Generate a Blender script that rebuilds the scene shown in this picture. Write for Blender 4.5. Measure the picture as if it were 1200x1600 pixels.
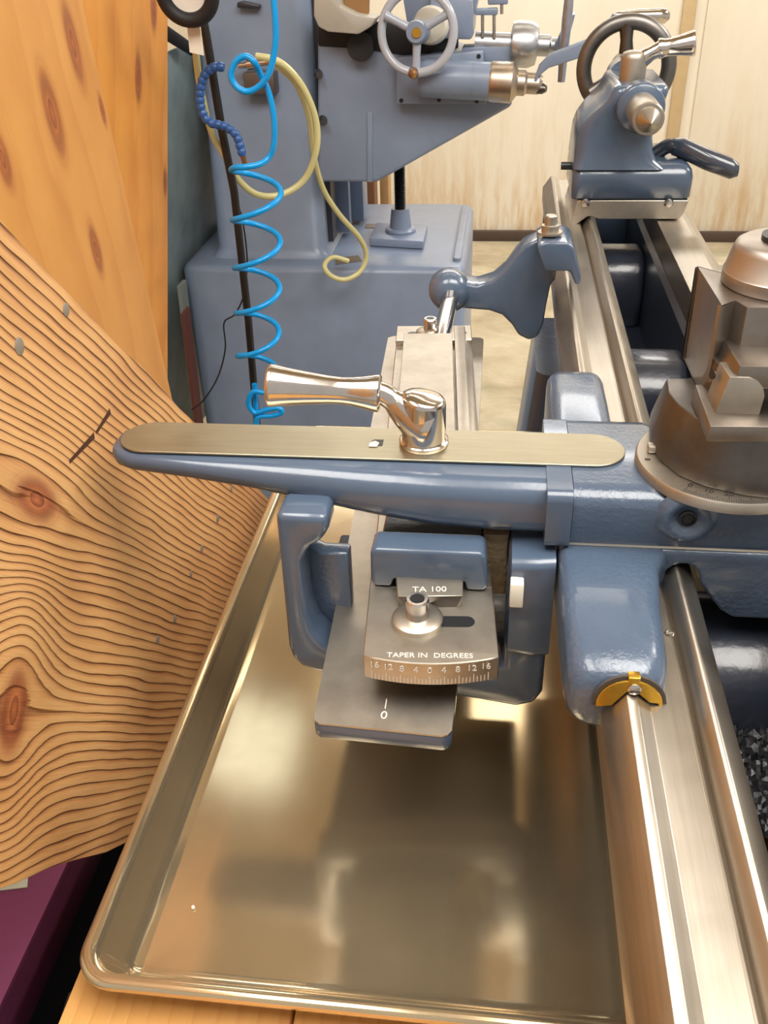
import bpy, bmesh, math, random
from mathutils import Vector, Matrix
random.seed(7)
S = bpy.context.scene
for o in list(bpy.data.objects): bpy.data.objects.remove(o)
COL = S.collection
# ------------------------------------------------------------ camera
RM = ((0.9927109747, 0.1167601271, -0.0298662588), (0.0380952661, -0.5391078783, -0.8413747359),
      (-0.1143401565, 0.8341041711, -0.5396263155))      # right, down, forward in the world
FL = 1440.0
CAM = Vector((0, 0, 0.33))
cd = bpy.data.cameras.new('camera'); cam = bpy.data.objects.new('camera', cd); COL.objects.link(cam)
cd.sensor_fit = 'VERTICAL'; cd.sensor_height = 24; cd.lens = 24 * FL / 1600; cd.clip_start = 0.01
Rr, Rd, Rf = (Vector(r) for r in RM)
cam.matrix_world = Matrix(((Rr.x, -Rd.x, -Rf.x, CAM.x), (Rr.y, -Rd.y, -Rf.y, CAM.y), (Rr.z, -Rd.z, -Rf.z, CAM.z), (0, 0, 0, 1)))
S.camera = cam
def at(px, py, X=None, Y=None, Z=None):
    """the world point a photo pixel shows on a plane of known X, Y or Z (surveying the room from the photograph)"""
    d = Rr * ((px - 600) / FL) + Rd * ((py - 800) / FL) + Rf
    t = (Z - CAM.z) / d.z if Z is not None else ((Y - CAM.y) / d.y if Y is not None else (X - CAM.x) / d.x)
    return CAM + d * t
# ------------------------------------------------------------ world, lights, exposure
def srgb(r, g, b):
    f = lambda c: (c / 12.92 if c <= .04045 else ((c + .055) / 1.055) ** 2.4)
    return (f(r / 255), f(g / 255), f(b / 255), 1)
W = bpy.data.worlds.new('world'); S.world = W; W.use_nodes = True
W.node_tree.nodes['Background'].inputs[0].default_value = (1.0, 0.95, 0.90, 1)
W.node_tree.nodes['Background'].inputs[1].default_value = 0.55
S.view_settings.view_transform = 'Standard'; S.view_settings.look = 'None'
S.view_settings.gamma = 1; S.view_settings.use_curve_mapping = False
S.view_settings.exposure = 0.12
def area(name, loc, sx, sy, power, col=(1, .93, .82), rot=(0, 0, 0)):
    l = bpy.data.lights.new(name, 'AREA'); l.shape = 'RECTANGLE'; l.size = sx; l.size_y = sy
    l.energy = power; l.color = col
    o = bpy.data.objects.new(name, l); o.location = loc; o.rotation_euler = rot; COL.objects.link(o)
    return o
area('tube_lamp_light', (0.1, 2.22, 1.50), 1.2, .06, 2.2)
area('front_fill_light', (0.65, 0.15, 1.50), 1.2, 1.2, 34, (1, .96, .90))  # unseen fill lamp added above the camera to brighten lathe and mill
area('front_fill_light', (-0.55, 0.10, 1.50), .6, 1.2, 15, (1, .96, .90))  # second fill lamp added overhead on the left, out of view
area('side_fill_light', (1.9, 2.3, 1.50), .6, 1.6, 40, (1, .96, .90))  # added off to the right to lift the mill and wall
area('rear_fill_light', (0.2, 3.9, 1.50), 2.6, .6, 30, (1, .97, .93))  # extra unseen lamp added to brighten the back of the room

# ------------------------------------------------------------ mesh helpers
class MB:
    def __init__(s): s.v = []; s.f = []
    def add(s, vs, fs):
        b = len(s.v); s.v += [Vector(v) for v in vs]; s.f += [[i + b for i in f] for f in fs]; return s
    def box(s, x0, x1, y0, y1, z0, z1):
        return s.hexa([(x0, y0, z0), (x1, y0, z0), (x1, y1, z0), (x0, y1, z0), (x0, y0, z1), (x1, y0, z1), (x1, y1, z1), (x0, y1, z1)])
    def hexa(s, p):
        return s.add(p, [[3, 2, 1, 0], [4, 5, 6, 7], [0, 1, 5, 4], [1, 2, 6, 5], [2, 3, 7, 6], [3, 0, 4, 7]])
    def loft(s, rings, cap=True, closed=True):
        n = len(rings[0]); vs = [p for r in rings for p in r]; fs = []
        for i in range(len(rings) - 1):
            for j in range(n if closed else n - 1):
                k = (j + 1) % n
                fs.append([i * n + j, i * n + k, (i + 1) * n + k, (i + 1) * n + j])
        if cap:
            fs.append(list(range(n))[::-1]); fs.append([(len(rings) - 1) * n + j for j in range(n)])
        return s.add(vs, fs)
    def prism(s, poly, fn, a, b):
        """poly of 2-D points carried by fn(u, v, w) between depths a and b"""
        return s.loft([[fn(u, v, a) for u, v in poly], [fn(u, v, b) for u, v in poly]])
    def turn(s, prof, o, ax, seg=32, cap=True):
        ax = Vector(ax).normalized(); t = Vector((0, 0, 1)) if abs(ax.z) < .9 else Vector((1, 0, 0))
        e1 = ax.cross(t).normalized(); e2 = ax.cross(e1); o = Vector(o)
        R = [[o + ax * h + (e1 * math.cos(2 * math.pi * k / seg) + e2 * math.sin(2 * math.pi * k / seg)) * max(r, 1e-5) for k in range(seg)] for r, h in prof]
        return s.loft(R, cap)
    def tube(s, pts, r, seg=12, cap=True, flat=None):
        pts = [Vector(p) for p in pts]; n = len(pts); rs = r if isinstance(r, (list, tuple)) else [r] * n
        up = None; R = []
        for i, p in enumerate(pts):
            t = (pts[min(i + 1, n - 1)] - pts[max(i - 1, 0)]).normalized()
            if up is None: up = t.orthogonal().normalized() if flat is None else Vector(flat)
            up = (up - t * up.dot(t)).normalized(); e2 = t.cross(up)
            R.append([p + (up * math.cos(2 * math.pi * k / seg) + e2 * math.sin(2 * math.pi * k / seg)) * rs[i] for k in range(seg)])
        return s.loft(R, cap)
    def torus(s, o, ax, R, r, seg=48, sec=14, sx=1.0):
        ax = Vector(ax).normalized(); t = Vector((0, 0, 1)) if abs(ax.z) < .9 else Vector((1, 0, 0))
        e1 = ax.cross(t).normalized(); e2 = ax.cross(e1); o = Vector(o); vs = []; fs = []
        for i in range(seg):
            a = 2 * math.pi * i / seg; d = e1 * math.cos(a) + e2 * math.sin(a)
            for j in range(sec):
                b = 2 * math.pi * j / sec; vs.append(o + d * (R + r * math.cos(b)) + ax * r * sx * math.sin(b))
        for i in range(seg):
            for j in range(sec):
                i2 = (i + 1) % seg; j2 = (j + 1) % sec
                fs.append([i * sec + j, i2 * sec + j, i2 * sec + j2, i * sec + j2])
        return s.add(vs, fs)
    def build(s, name, m, parent=None, bevel=0, segs=2, sub=0, sharp=35, smooth=True):
        me = bpy.data.meshes.new(name); bm = bmesh.new()
        vs = [bm.verts.new(v) for v in s.v]
        for f in s.f:
            try: bm.faces.new([vs[i] for i in f])
            except ValueError: pass
        bmesh.ops.recalc_face_normals(bm, faces=bm.faces)
        if bevel:
            es = [e for e in bm.edges if len(e.link_faces) == 2 and e.calc_face_angle(0) > math.radians(28)]
            bmesh.ops.bevel(bm, geom=es, offset=bevel, segments=segs, profile=.5, affect='EDGES', clamp_overlap=True)
        for f in bm.faces: f.smooth = smooth
        if not sub:
            for e in bm.edges: e.smooth = len(e.link_faces) == 2 and e.calc_face_angle(0) < math.radians(sharp)
        bm.to_mesh(me); bm.free()
        o = bpy.data.objects.new(name, me); COL.objects.link(o)
        if m: me.materials.append(m)
        if parent:
            o.parent = parent
            if parent.type == 'EMPTY': o.matrix_parent_inverse = Matrix.Translation(-parent.location)
        if sub:
            md = o.modifiers.new('subdivision', 'SUBSURF'); md.levels = sub; md.render_levels = sub
        return o
def thing(name, label, cat, loc, group=None):
    o = bpy.data.objects.new(name, None); COL.objects.link(o); o.location = loc; o.empty_display_size = .02
    o['label'] = label; o['category'] = cat
    if group: o['group'] = group
    return o
def tag(o, label, cat, group=None):
    o['label'] = label; o['category'] = cat
    if group: o['group'] = group
    return o
def struct(o): o['kind'] = 'structure'; return o
def box(name, m, par, x0, x1, y0, y1, z0, z1, bevel=0, segs=2):
    return MB().box(x0, x1, y0, y1, z0, z1).build(name, m, par, bevel, segs)
def turn(name, m, par, prof, o, ax, seg=32, sharp=35): return MB().turn(prof, o, ax, seg).build(name, m, par, sharp=sharp)
def smooth(pts, k=8):
    pts = [Vector(p) for p in pts]; out = []
    for i in range(len(pts) - 1):
        p0, p1, p2, p3 = pts[max(i - 1, 0)], pts[i], pts[i + 1], pts[min(i + 2, len(pts) - 1)]
        for j in range(k):
            t = j / k
            out.append(.5 * ((2 * p1) + (p2 - p0) * t + (2 * p0 - 5 * p1 + 4 * p2 - p3) * t * t + (3 * p1 - p0 - 3 * p2 + p3) * t ** 3))
    return out + [pts[-1]]
def rrect(cx, cy, w, h, r, n=5):
    r = min(r, w / 2 - 1e-5, h / 2 - 1e-5); out = []
    for sx, sy, a0 in ((1, 1, 0), (-1, 1, 90), (-1, -1, 180), (1, -1, 270)):
        for k in range(n + 1):
            a = math.radians(a0 + 90 * k / n)
            out.append((cx + sx * (w / 2 - r) + r * math.cos(a), cy + sy * (h / 2 - r) + r * math.sin(a)))
    return out
XZ = lambda u, v, w: Vector((u, w, v))
XY = lambda u, v, w: Vector((u, v, w))
YZ = lambda u, v, w: Vector((w, u, v))
def text(s, size, loc, right, up, m, par, name='lettering', depth=.0002, align='CENTER'):
    c = bpy.data.curves.new('t', 'FONT'); c.body = s; c.size = size; c.extrude = depth; c.align_x = align; c.align_y = 'CENTER'; c.resolution_u = 3
    t = bpy.data.objects.new('t', c); me = bpy.data.meshes.new_from_object(t); bpy.data.objects.remove(t)
    r = Vector(right).normalized(); u = Vector(up); u = (u - r * u.dot(r)).normalized(); n = r.cross(u)
    me.transform(Matrix(((r.x, u.x, n.x, loc[0]), (r.y, u.y, n.y, loc[1]), (r.z, u.z, n.z, loc[2]), (0, 0, 0, 1))))
    o = bpy.data.objects.new(name, me); me.name = name; me.materials.append(m); COL.objects.link(o); o.parent = par
    if par.type == 'EMPTY': o.matrix_parent_inverse = Matrix.Translation(-par.location)
    return o
# ------------------------------------------------------------ materials
def nt(name):
    m = bpy.data.materials.new(name); m.use_nodes = True
    t = m.node_tree; return m, t, t.nodes, t.nodes['Principled BSDF']
def tc(t, scale=(1, 1, 1), kind='Object', rot=(0, 0, 0)):
    c = t.nodes.new('ShaderNodeTexCoord'); mp = t.nodes.new('ShaderNodeMapping')
    mp.inputs['Scale'].default_value = scale; mp.inputs['Rotation'].default_value = rot
    t.links.new(c.outputs[kind], mp.inputs['Vector']); return mp.outputs[0]
def noise(t, vec, scale, detail=4, rough=.55, dist=0):
    n = t.nodes.new('ShaderNodeTexNoise'); n.inputs['Scale'].default_value = scale; n.inputs['Detail'].default_value = detail
    n.inputs['Roughness'].default_value = rough; n.inputs['Distortion'].default_value = dist
    t.links.new(vec, n.inputs['Vector']); return n.outputs['Fac']
def ramp(t, fac, stops):
    r = t.nodes.new('ShaderNodeValToRGB'); e = r.color_ramp.elements
    while len(e) < len(stops): e.new(.5)
    for k, (p, c) in enumerate(stops): e[k].position = p; e[k].color = c
    t.links.new(fac, r.inputs[0]); return r.outputs[0]
def bump(t, h, strength, dist, normal_in=None):
    b = t.nodes.new('ShaderNodeBump'); b.inputs['Strength'].default_value = strength; b.inputs['Distance'].default_value = dist
    t.links.new(h, b.inputs['Height'])
    if normal_in: t.links.new(normal_in, b.inputs['Normal'])
    return b.outputs[0]
def rough_from(t, bs, fac, a, b):
    mr = t.nodes.new('ShaderNodeMapRange'); mr.inputs['To Min'].default_value = a; mr.inputs['To Max'].default_value = b
    t.links.new(fac, mr.inputs['Value']); t.links.new(mr.outputs[0], bs.inputs['Roughness'])
def paint(name, c, var=.15, rough=.28, coat=.4, bs=90, bst=.25, bd=.0006):
    m, t, n, b = nt(name); v = tc(t)
    dk = tuple(x * (1 - var) for x in c[:3]) + (1,); lt = tuple(min(1, x * (1 + var)) for x in c[:3]) + (1,)
    t.links.new(ramp(t, noise(t, v, 14, 5), [(.3, dk), (.7, lt)]), b.inputs['Base Color'])
    b.inputs['Roughness'].default_value = rough; b.inputs['Coat Weight'].default_value = coat; b.inputs['Coat Roughness'].default_value = .12
    t.links.new(bump(t, noise(t, v, bs, 3), bst, bd), b.inputs['Normal']); return m
def metal(name, c, rough=.3, var=.12, stretch=(1, 1, 1), sc=60, bst=.08, aniso=0, spots=True):
    m, t, n, b = nt(name); v = tc(t, stretch)
    dk = tuple(x * (1 - var) for x in c[:3]) + (1,); lt = tuple(min(1, x * (1 + var)) for x in c[:3]) + (1,)
    f = noise(t, v, sc, 5, .65)
    t.links.new(ramp(t, f, [(.3, dk), (.7, lt)]), b.inputs['Base Color'])
    b.inputs['Metallic'].default_value = 1; b.inputs['Anisotropic'].default_value = aniso
    rough_from(t, b, noise(t, tc(t), 25, 4), rough * .75, rough * 1.3)
    t.links.new(bump(t, f, bst, .0004), b.inputs['Normal']); return m
def plain(name, c, rough=.5, metallic=0, emit=0):
    m, t, n, b = nt(name); v = tc(t)
    dk = tuple(x * .9 for x in c[:3]) + (1,)
    t.links.new(ramp(t, noise(t, v, 30), [(.3, dk), (.7, c)]), b.inputs['Base Color'])
    b.inputs['Roughness'].default_value = rough; b.inputs['Metallic'].default_value = metallic
    if emit:
        b.inputs['Emission Color'].default_value = c; b.inputs['Emission Strength'].default_value = emit
    return m
BLUE = paint('lathe enamel', srgb(68, 82, 101), .12, .26, .5, 160, .35, .0006)
BLUEROUGH = paint('rough cast enamel', srgb(68, 82, 101), .15, .28, .5, 300, .55, .0010)
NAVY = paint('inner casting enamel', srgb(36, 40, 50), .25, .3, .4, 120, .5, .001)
MILL = paint('mill enamel', srgb(122, 135, 157), .08, .38, .2, 60, .12, .0006)
MILLDK = paint('mill dark slideway', srgb(40, 42, 48), .2, .4, .1)
STEEL = metal('ground steel', srgb(178, 170, 158), .42, .10)
STEELDK = metal('oiled steel', srgb(104, 99, 95), .36, .16)
WAYS = metal('scraped way steel', srgb(176, 167, 154), .36, .10, (1, .02, 1), 300, .10)
TPS = metal('tool post steel', srgb(142, 134, 126), .36, .10)
NICKEL = metal('nickel plate', srgb(208, 200, 192), .14, .06, bst=.05, sc=90)
CHROME = metal('bright screw steel', srgb(205, 200, 195), .2, .08)
PLATE = metal('brushed cover plate', srgb(168, 160, 138), .38, .07, (.06, 1, 1), 420, .12)
ALU = metal('tray aluminium', srgb(202, 182, 148), .13, .05, (1, 1, 1), 30, .015)
ALU.node_tree.nodes['Principled BSDF'].inputs['Metallic'].default_value = .85
BRASS = metal('brass', srgb(214, 170, 70), .3, .15)
BLACK = plain('black oxide', srgb(24, 24, 27), .4)
RUBBER = plain('black rubber', srgb(18, 18, 20), .6)
INK = plain('engraving ink', srgb(46, 42, 38), .6)
LIGHTMARK = plain('bright engraving', srgb(212, 205, 192), .5)
CYAN = plain('blue hose plastic', srgb(0, 150, 224), .25)
SEGBLUE = plain('segmented hose plastic', srgb(40, 84, 146), .35)
CHIP = plain('white chipped paint', srgb(226, 220, 204), .5)
FELT = plain('wiper felt', srgb(70, 62, 56), .9)
def clear_hose():
    m, t, n, b = nt('yellowed vinyl'); b.inputs['Base Color'].default_value = srgb(216, 208, 150)
    b.inputs['Roughness'].default_value = .25; b.inputs['Transmission Weight'].default_value = .25; return m
VINYL = clear_hose()
# a tiny expression layer over math nodes for the two woods
class E:
    def __init__(s, t, x): s.t = t; s.x = x
    def op(s, o, b=None, c=None):
        n = s.t.nodes.new('ShaderNodeMath'); n.operation = o
        for i, q in enumerate((s, b, c)):
            if q is None: continue
            if isinstance(q, E): s.t.links.new(q.x, n.inputs[i])
            else: n.inputs[i].default_value = q
        return E(s.t, n.outputs[0])
    def __add__(s, b): return s.op('ADD', b)
    def __sub__(s, b): return s.op('SUBTRACT', b)
    def __mul__(s, b): return s.op('MULTIPLY', b)
    def __truediv__(s, b): return s.op('DIVIDE', b)
    def exp(s): return E(s.t, s.x).op('MULTIPLY', 1.4427).rexp()
    def rexp(s):
        n = s.t.nodes.new('ShaderNodeMath'); n.operation = 'POWER'; n.inputs[0].default_value = 2
        s.t.links.new(s.x, n.inputs[1]); return E(s.t, n.outputs[0])
def xyz(t, vec):
    s = t.nodes.new('ShaderNodeSeparateXYZ'); t.links.new(vec, s.inputs[0]); return [E(t, o) for o in s.outputs]
def mixc(t, fac, a, b):
    m = t.nodes.new('ShaderNodeMix'); m.data_type = 'RGBA'; t.links.new(fac, m.inputs[0])
    for k, q in ((6, a), (7, b)):
        if isinstance(q, tuple): m.inputs[k].default_value = q
        else: t.links.new(q, m.inputs[k])
    return m.outputs[2]
def wood(name, knots, pitch, cols, knotcol, wob=.02, relief=.002, rough=.55, fine=.25, sx=1.0, offset=(0, 0), bk=.8):
    """growth rings that run along local x and part round the knots (x, y, half length, half width)"""
    m, t, n, b = nt(name); v = tc(t); x, y, z = xyz(t, v)
    x = x + offset[0]; y = y + offset[1]
    nz = E(t, noise(t, tc(t, (1.6 * sx, 5, 1)), 2.2, 3)); w = y + (nz - .5) * wob * 2
    km = None; kc = None
    for kx, ky, a, c in knots:
        r2 = ((x - kx) / (a * 2.6)) * ((x - kx) / (a * 2.6)) + ((y - ky) / (c * 2.2)) * ((y - ky) / (c * 2.2))
        g = (r2 * -1).exp()
        w = w - (y - ky) * g * .93
        q2 = ((x - kx) / a) * ((x - kx) / a) + ((y - ky) / c) * ((y - ky) / c)
        k = (q2 * q2 * -1).exp(); km = k if km is None else km.op('MAXIMUM', k)
        rr = q2.op('SQRT'); kc = rr * k if kc is None else kc + rr * k
    ph = w / pitch + (E(t, noise(t, tc(t, (3, 60, 1)), 3, 2)) - .5) * .35
    fr = ph.op('FRACT'); band = (fr * fr) * fr                      # slow pale growth, sharp dark late wood
    edge = (fr * -1 + 1).op('MINIMUM', .1) * 10
    band = band * edge
    fi = E(t, noise(t, tc(t, (6, 220, 6)), 4, 4, .7)); mo = E(t, noise(t, tc(t, (2.5, 5, 1)), 3, 4))
    f = band * bk + (fi - .5) * fine + (mo - .5) * .6 + .12
    c = ramp(t, f.x, cols)
    if km is not None:
        kn = ramp(t, (((kc * 3.2).op('FRACT')) * .5 + E(t, noise(t, tc(t, (1, 1, 1)), 40, 4)) * .6).x, knotcol)
        c = mixc(t, km.op('MINIMUM', 1.0).x, c, kn)
    t.links.new(c, b.inputs['Base Color']); b.inputs['Roughness'].default_value = rough
    if relief:
        t.links.new(bump(t, (band * -1 + fi * .12).x, .9, relief), b.inputs['Normal'])
    return m
# ============================================================ ROOM
def wallmat():
    m, t, n, b = nt('cream painted wall'); v = tc(t, kind='Object'); x, y, z = xyz(t, v)
    f = E(t, noise(t, tc(t, (1.2, 1, .5)), 1.6, 4, .5)); lo = ((z + 1.05) * -3.2).exp()
    st = (E(t, noise(t, tc(t, (9, 1, 1.3)), 2, 5, .7)) - .42).op('MAXIMUM', 0) * lo * 5
    c = ramp(t, f.x, [(.3, srgb(218, 208, 188)), (.7, srgb(230, 221, 204))])
    t.links.new(mixc(t, st.op('MINIMUM', .8).x, c, srgb(196, 160, 112)), b.inputs['Base Color']); b.inputs['Roughness'].default_value = .55
    return m
def floormat():
    m, t, n, b = nt('worn concrete'); f = noise(t, tc(t), 3.2, 8, .65, .4); g = noise(t, tc(t), 1.5, 5, .6)
    c = ramp(t, f, [(.3, srgb(138, 122, 96)), (.5, srgb(180, 166, 138)), (.7, srgb(206, 196, 172))])
    t.links.new(mixc(t, ramp(t, g, [(.52, (0, 0, 0, 1)), (.7, (.75, .75, .75, 1))]), c, srgb(120, 128, 104)), b.inputs['Base Color'])
    b.inputs['Roughness'].default_value = .5; t.links.new(bump(t, f, .15, .004), b.inputs['Normal']); return m
WALL = wallmat(); FLOORM = floormat()
FZ = -1.05; WY = 4.72; CZ = 1.56
struct(box('floor', FLOORM, None, -3.5, 4, -3, WY + .2, FZ - .1, FZ))
struct(box('wall_back', WALL, None, -3.5, 4, WY, WY + .1, FZ, CZ))
TAN = plain('tan ceiling board', srgb(204, 190, 164), .7)
struct(box('ceiling', TAN, None, -3.5, 4, -.6, WY, CZ, CZ + .08))
struct(box('baseboard_back', plain('dark skirting', srgb(74, 58, 48), .6), None, -3.5, 4, WY - .03, WY, FZ, FZ + .05, .004))
def seam(n, px):
    a = at(px, 100, Y=WY - .01)
    return struct(box(n, plain('seam strip ' + n, srgb(196, 170, 128), .6), None, a.x - .028, a.x + .028, WY - .018, WY, FZ + .02, CZ - .01, .004))
seam('trim_1', 1066)
struct(box('trim_2', WALL, None, at(1082, 100, Y=WY).x + .03, 3.9, WY - .012, WY, FZ + .03, CZ - .01, .003))
struct(box('wall_left', plain('left wall paint', srgb(190, 176, 152), .7), None, -1.35, -1.25, -.6, WY, FZ, CZ))
def lamp(name, lab, x0, x1, y0, y1, em, col):
    r = thing(name, lab, 'lamp', ((x0 + x1) / 2, (y0 + y1) / 2, 1.505), None)
    box('housing', plain('lamp housing', srgb(235, 232, 226), .5), r, x0 - .02, x1 + .02, y0 - .02, y1 + .02, 1.515, 1.56, .004)
    box('diffuser', plain('lit diffuser', col, .5, 0, em), r, x0, x1, y0, y1, 1.506, 1.515)
lamp('tube_light', 'slim tube light on the ceiling across the end of the lathe', -.5, .7, 2.19, 2.25, 3, (1, .88, .66, 1))
lamp('panel_and_fill_light', 'large square fill panel added unseen on the ceiling over the lathe headstock', .05, 1.25, -.45, .75, 4, (1, .96, .90, 1))  # fixture made up for the right front fill
lamp('panel_and_fill_light', 'narrow fill panel added unseen on the ceiling over the sheet pan', -.85, -.25, -.5, .7, 4, (1, .96, .90, 1))  # fixture made up for the left front fill
lamp('panel_and_fill_light', 'small square panel light on the ceiling over the milling machine', -.82, -.59, 1.83, 2.18, 1.8, (.80, .92, 1, 1))
lamp('panel_and_fill_light', 'long fill panel added unseen on the ceiling right of the tailstock', 1.6, 2.2, 1.5, 3.1, 4, (1, .96, .90, 1))  # fixture made up for the side fill
lamp('panel_and_fill_light', 'wide fill panel added unseen on the ceiling nearest the back wall', -1.1, 1.5, 3.6, 4.2, 4, (1, .97, .93, 1))  # fixture made up for the rear fill
# ============================================================ LATHE BED
bed = thing('lathe_bed', 'grey lathe bed with bright steel V ways running away from the camera', 'lathe bed', (.155, .8, -.05))
Y0, Y1 = .06, 1.46
lr = [(.088, -.15), (.088, -.058), (.076, -.046), (.0605, -.036), (.0605, -.0165), (.0715, -.0005), (.0765, -.0005), (.0835, -.0065), (.1015, -.0065),
      (.1020, -.012), (.1045, -.012), (.1050, -.0085), (.1110, -.0005), (.1135, -.0005), (.1235, -.010), (.1235, -.03), (.118, -.04), (.118, -.15)]
MB().prism(lr, XZ, Y0, Y1).build('left_way', WAYS, bed, .0004, 1)
rr_ = [(.197, -.15), (.197, -.002), (.231, -.002), (.236, -.002), (.256, -.022), (.256, -.15)]
MB().prism(rr_, XZ, Y0, Y1).build('right_way', WAYS, bed, .0004, 1)
# painted sides and the cross webs between the ways
MB().prism([(.083, -.155), (.0878, -.155), (.0878, -.058), (.083, -.053)], XZ, Y0, Y1).build('bed_side', BLUE, bed)
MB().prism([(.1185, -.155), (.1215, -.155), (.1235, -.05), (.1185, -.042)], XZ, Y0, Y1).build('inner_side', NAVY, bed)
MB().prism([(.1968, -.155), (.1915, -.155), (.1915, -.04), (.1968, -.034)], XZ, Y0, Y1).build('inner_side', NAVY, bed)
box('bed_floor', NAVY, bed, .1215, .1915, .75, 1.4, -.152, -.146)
for yw in (.488, .90, 1.27):
    prof = [(yw - .05, -.150), (yw - .055, -.10), (yw - .045, -.065), (yw - .02, -.05), (yw + .02, -.05), (yw + .045, -.065), (yw + .055, -.10), (yw + .05, -.150)]
    if yw < .5: prof = [(y, z - .004) for y, z in prof]
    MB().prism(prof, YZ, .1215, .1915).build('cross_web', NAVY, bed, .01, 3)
swf = MB(); ng = 34
for i in range(ng):
    for j in range(ng):
        x = .1225 + .068 * i / (ng - 1); y = .366 + .078 * j / (ng - 1)
        swf.v.append(Vector((x, y, -.118 + .016 * min(1, (y - .366) / .03) + random.uniform(-.003, .003))))
for i in range(ng - 1):
    for j in range(ng - 1): a_ = i * ng + j; swf.f.append([a_, a_ + ng, a_ + ng + 1, a_ + 1])
sw = swf.build('swarf', metal('dark gritty swarf', srgb(70, 70, 72), .45, .6, (1, 1, 1), 400, .6), None, sharp=10); sw['kind'] = 'stuff'; sw['label'] = 'dark gritty swarf packed against the front web between the bed ways'; sw['category'] = 'swarf'
MB().box(.064, .256, Y1, Y1 + .012, -.155, -.022).build('end_face', BLUE, bed, .004)
# splayed foot under the tailstock end and the headstock end support, both down to the floor
for yl, lo in ((1.18, .02), (-.04, .02)):
    MB().loft([[Vector((x, y, z)) for x, y in rrect(.155, yl, w, d, .02)] for z, w, d in
               ((FZ, .40, .30), (FZ + .05, .38, .28), (-.6, .29, .22), (-.3, .235, .20), (-.156, .208, .20))]).build('leg', BLUE, bed)
# ============================================================ SADDLE
sad = thing('lathe_saddle', 'blue grey lathe saddle gripping the bed under the cross slide, brass wiper in front', 'lathe saddle', (.12, .5, -.02))
arch = [(.1235 + .011 * math.cos(math.radians(a)) - .008, -.010 + .0125 * math.sin(math.radians(a))) for a in range(0, 181, 20)]
br = [(.0415, .0125), (.27, .0125), (.27, -.036), (.150, -.036), (.142, -.031), (.133, -.020)] + arch + [(.1035, -.02), (.0955, -.028), (.0475, -.036), (.0415, -.030)]
MB().prism(br, XZ, .461, .60).build('bridge', BLUEROUGH, sad, .0025, 3)
MB().box(.046, .27, .4625, .585, .0127, .0143).build('slide_seam', CHIP, sad)
# near wing: rounded casting sloping down to the wiper
def wing(y, z1, w0, w1, r, z0=-.031):
    return [Vector((x, y, z)) for x, z in rrect((w0 + w1) / 2, (z0 + z1) / 2, w1 - w0, z1 - z0, r, 4)]
MB().loft([wing(.3545, .002, .049, .086, .012, -.026), wing(.3565, .0065, .0455, .0895, .013, -.029), wing(.362, .0095, .043, .0925, .013, -.031),
           wing(.375, .0115, .042, .0945, .012), wing(.41, .0122, .0415, .0955, .009), wing(.445, .0125, .0415, .0985, .007), wing(.463, .0125, .0415, .106, .006)]
          ).build('wing', BLUEROUGH, sad, sharp=50)
# far wing, seen past the cover plate
MB().loft([[Vector((x, y, z)) for x, z in rrect(.061, .000, .044, zt + .03, .012, 5)][:] if False else
           [Vector((x, y, z)) for x, z in rrect(.0625, (zt - .03) / 2, .043, zt + .03, .011, 5)] for y, zt in
           ((.585, .030), (.63, .030), (.672, .029), (.684, .026), (.689, .020))]).build('wing', BLUEROUGH, sad, sharp=50)
box('gib_strip', STEEL, sad, .040, .0412, .47, .60, -.03, .010)
# brass wiper: half-moon plate notched over the V way, slotted screw
wy = .3535
def moon(r, cx=.0735, cz=-.0075):
    out = [(cx + r * math.cos(math.radians(a)), cz + r * math.sin(math.radians(a))) for a in range(-8, 189, 14)]
    return out + [(.0600, -.0095), (.0650, -.0085), (.0715, .0012), (.0765, .0012), (.0830, -.0050), (.0875, -.0055)]
MB().prism(moon(.0185), XZ, wy - .0016, wy).build('wiper_felt', FELT, sad)
wp = MB().prism(moon(.0165), XZ, wy - .0030, wy - .0016).build('wiper_plate', BRASS, sad, .0004, 1)
box('wiper_tab', BRASS, sad, .0712, .0772, wy - .0034, wy + .002, .0062, .0112, .0006)
sc = turn('wiper_screw', CHROME, sad, [(.0001, .0022), (.0022, .002), (.0034, .001), (.0036, 0)], (.0748, wy - .003, .0040), (0, -1, 0), 20)
MB().box(.0722, .0774, wy - .0055, wy - .0049, .0036, .0044).build('screw_slot', BLACK, sc)
MB().tube(smooth([(.0985, .408, -.006), (.1000, .4075, -.0045), (.0992, .4060, -.0050), (.1025, .406, -.0045), (.1020, .4035, -.005)], 4), .0005, 6).build('swarf_curl', STEEL, sad)
# ============================================================ CROSS SLIDE
xs = thing('cross_slide', 'blue grey cross slide casting with a deep set screw hole, under the tool post', 'cross slide', (.15, .51, .015))
XT = .0500
def xsr(y, zt, z0=.0150): return y, zt, z0
top = [(.0475, .560), (.100, .560), (.112, .552), (.27, .552)]
def xsec(x, yf): return [Vector((x, y, z)) for y, z in ((.4615, .0150), (.4600, .019), (.4600, .040), (.4612, .0445), (.4640, .0475), (.4690, .0495), (.476, XT), (yf - .012, XT), (yf - .004, .048), (yf, .043), (yf, .0150))]
MB().loft([xsec(.0478, .560), xsec(.0965, .560), xsec(.110, .545), xsec(.27, .545)]).build('body', BLUEROUGH, xs, sharp=50)
bo = Vector((.1125, .4602, .0365))
MB().turn([(.0001, .0004), (.0060, .0004), (.0072, .0012), (.0098, .0036), (.0120, .0042), (.0140, .0034), (.0160, .0014), (.0182, -.0008)], bo, (0, -1, 0), 40).build('socket_boss', BLUEROUGH, xs, sharp=60)
ss = MB().turn([(.0001, .0), (.0052, .0), (.0052, .0018), (.0036, .0022), (.0034, .0010), (.0001, .0010)], bo, (0, -1, 0), 28).build('set_screw', BLACK, xs)
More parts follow.
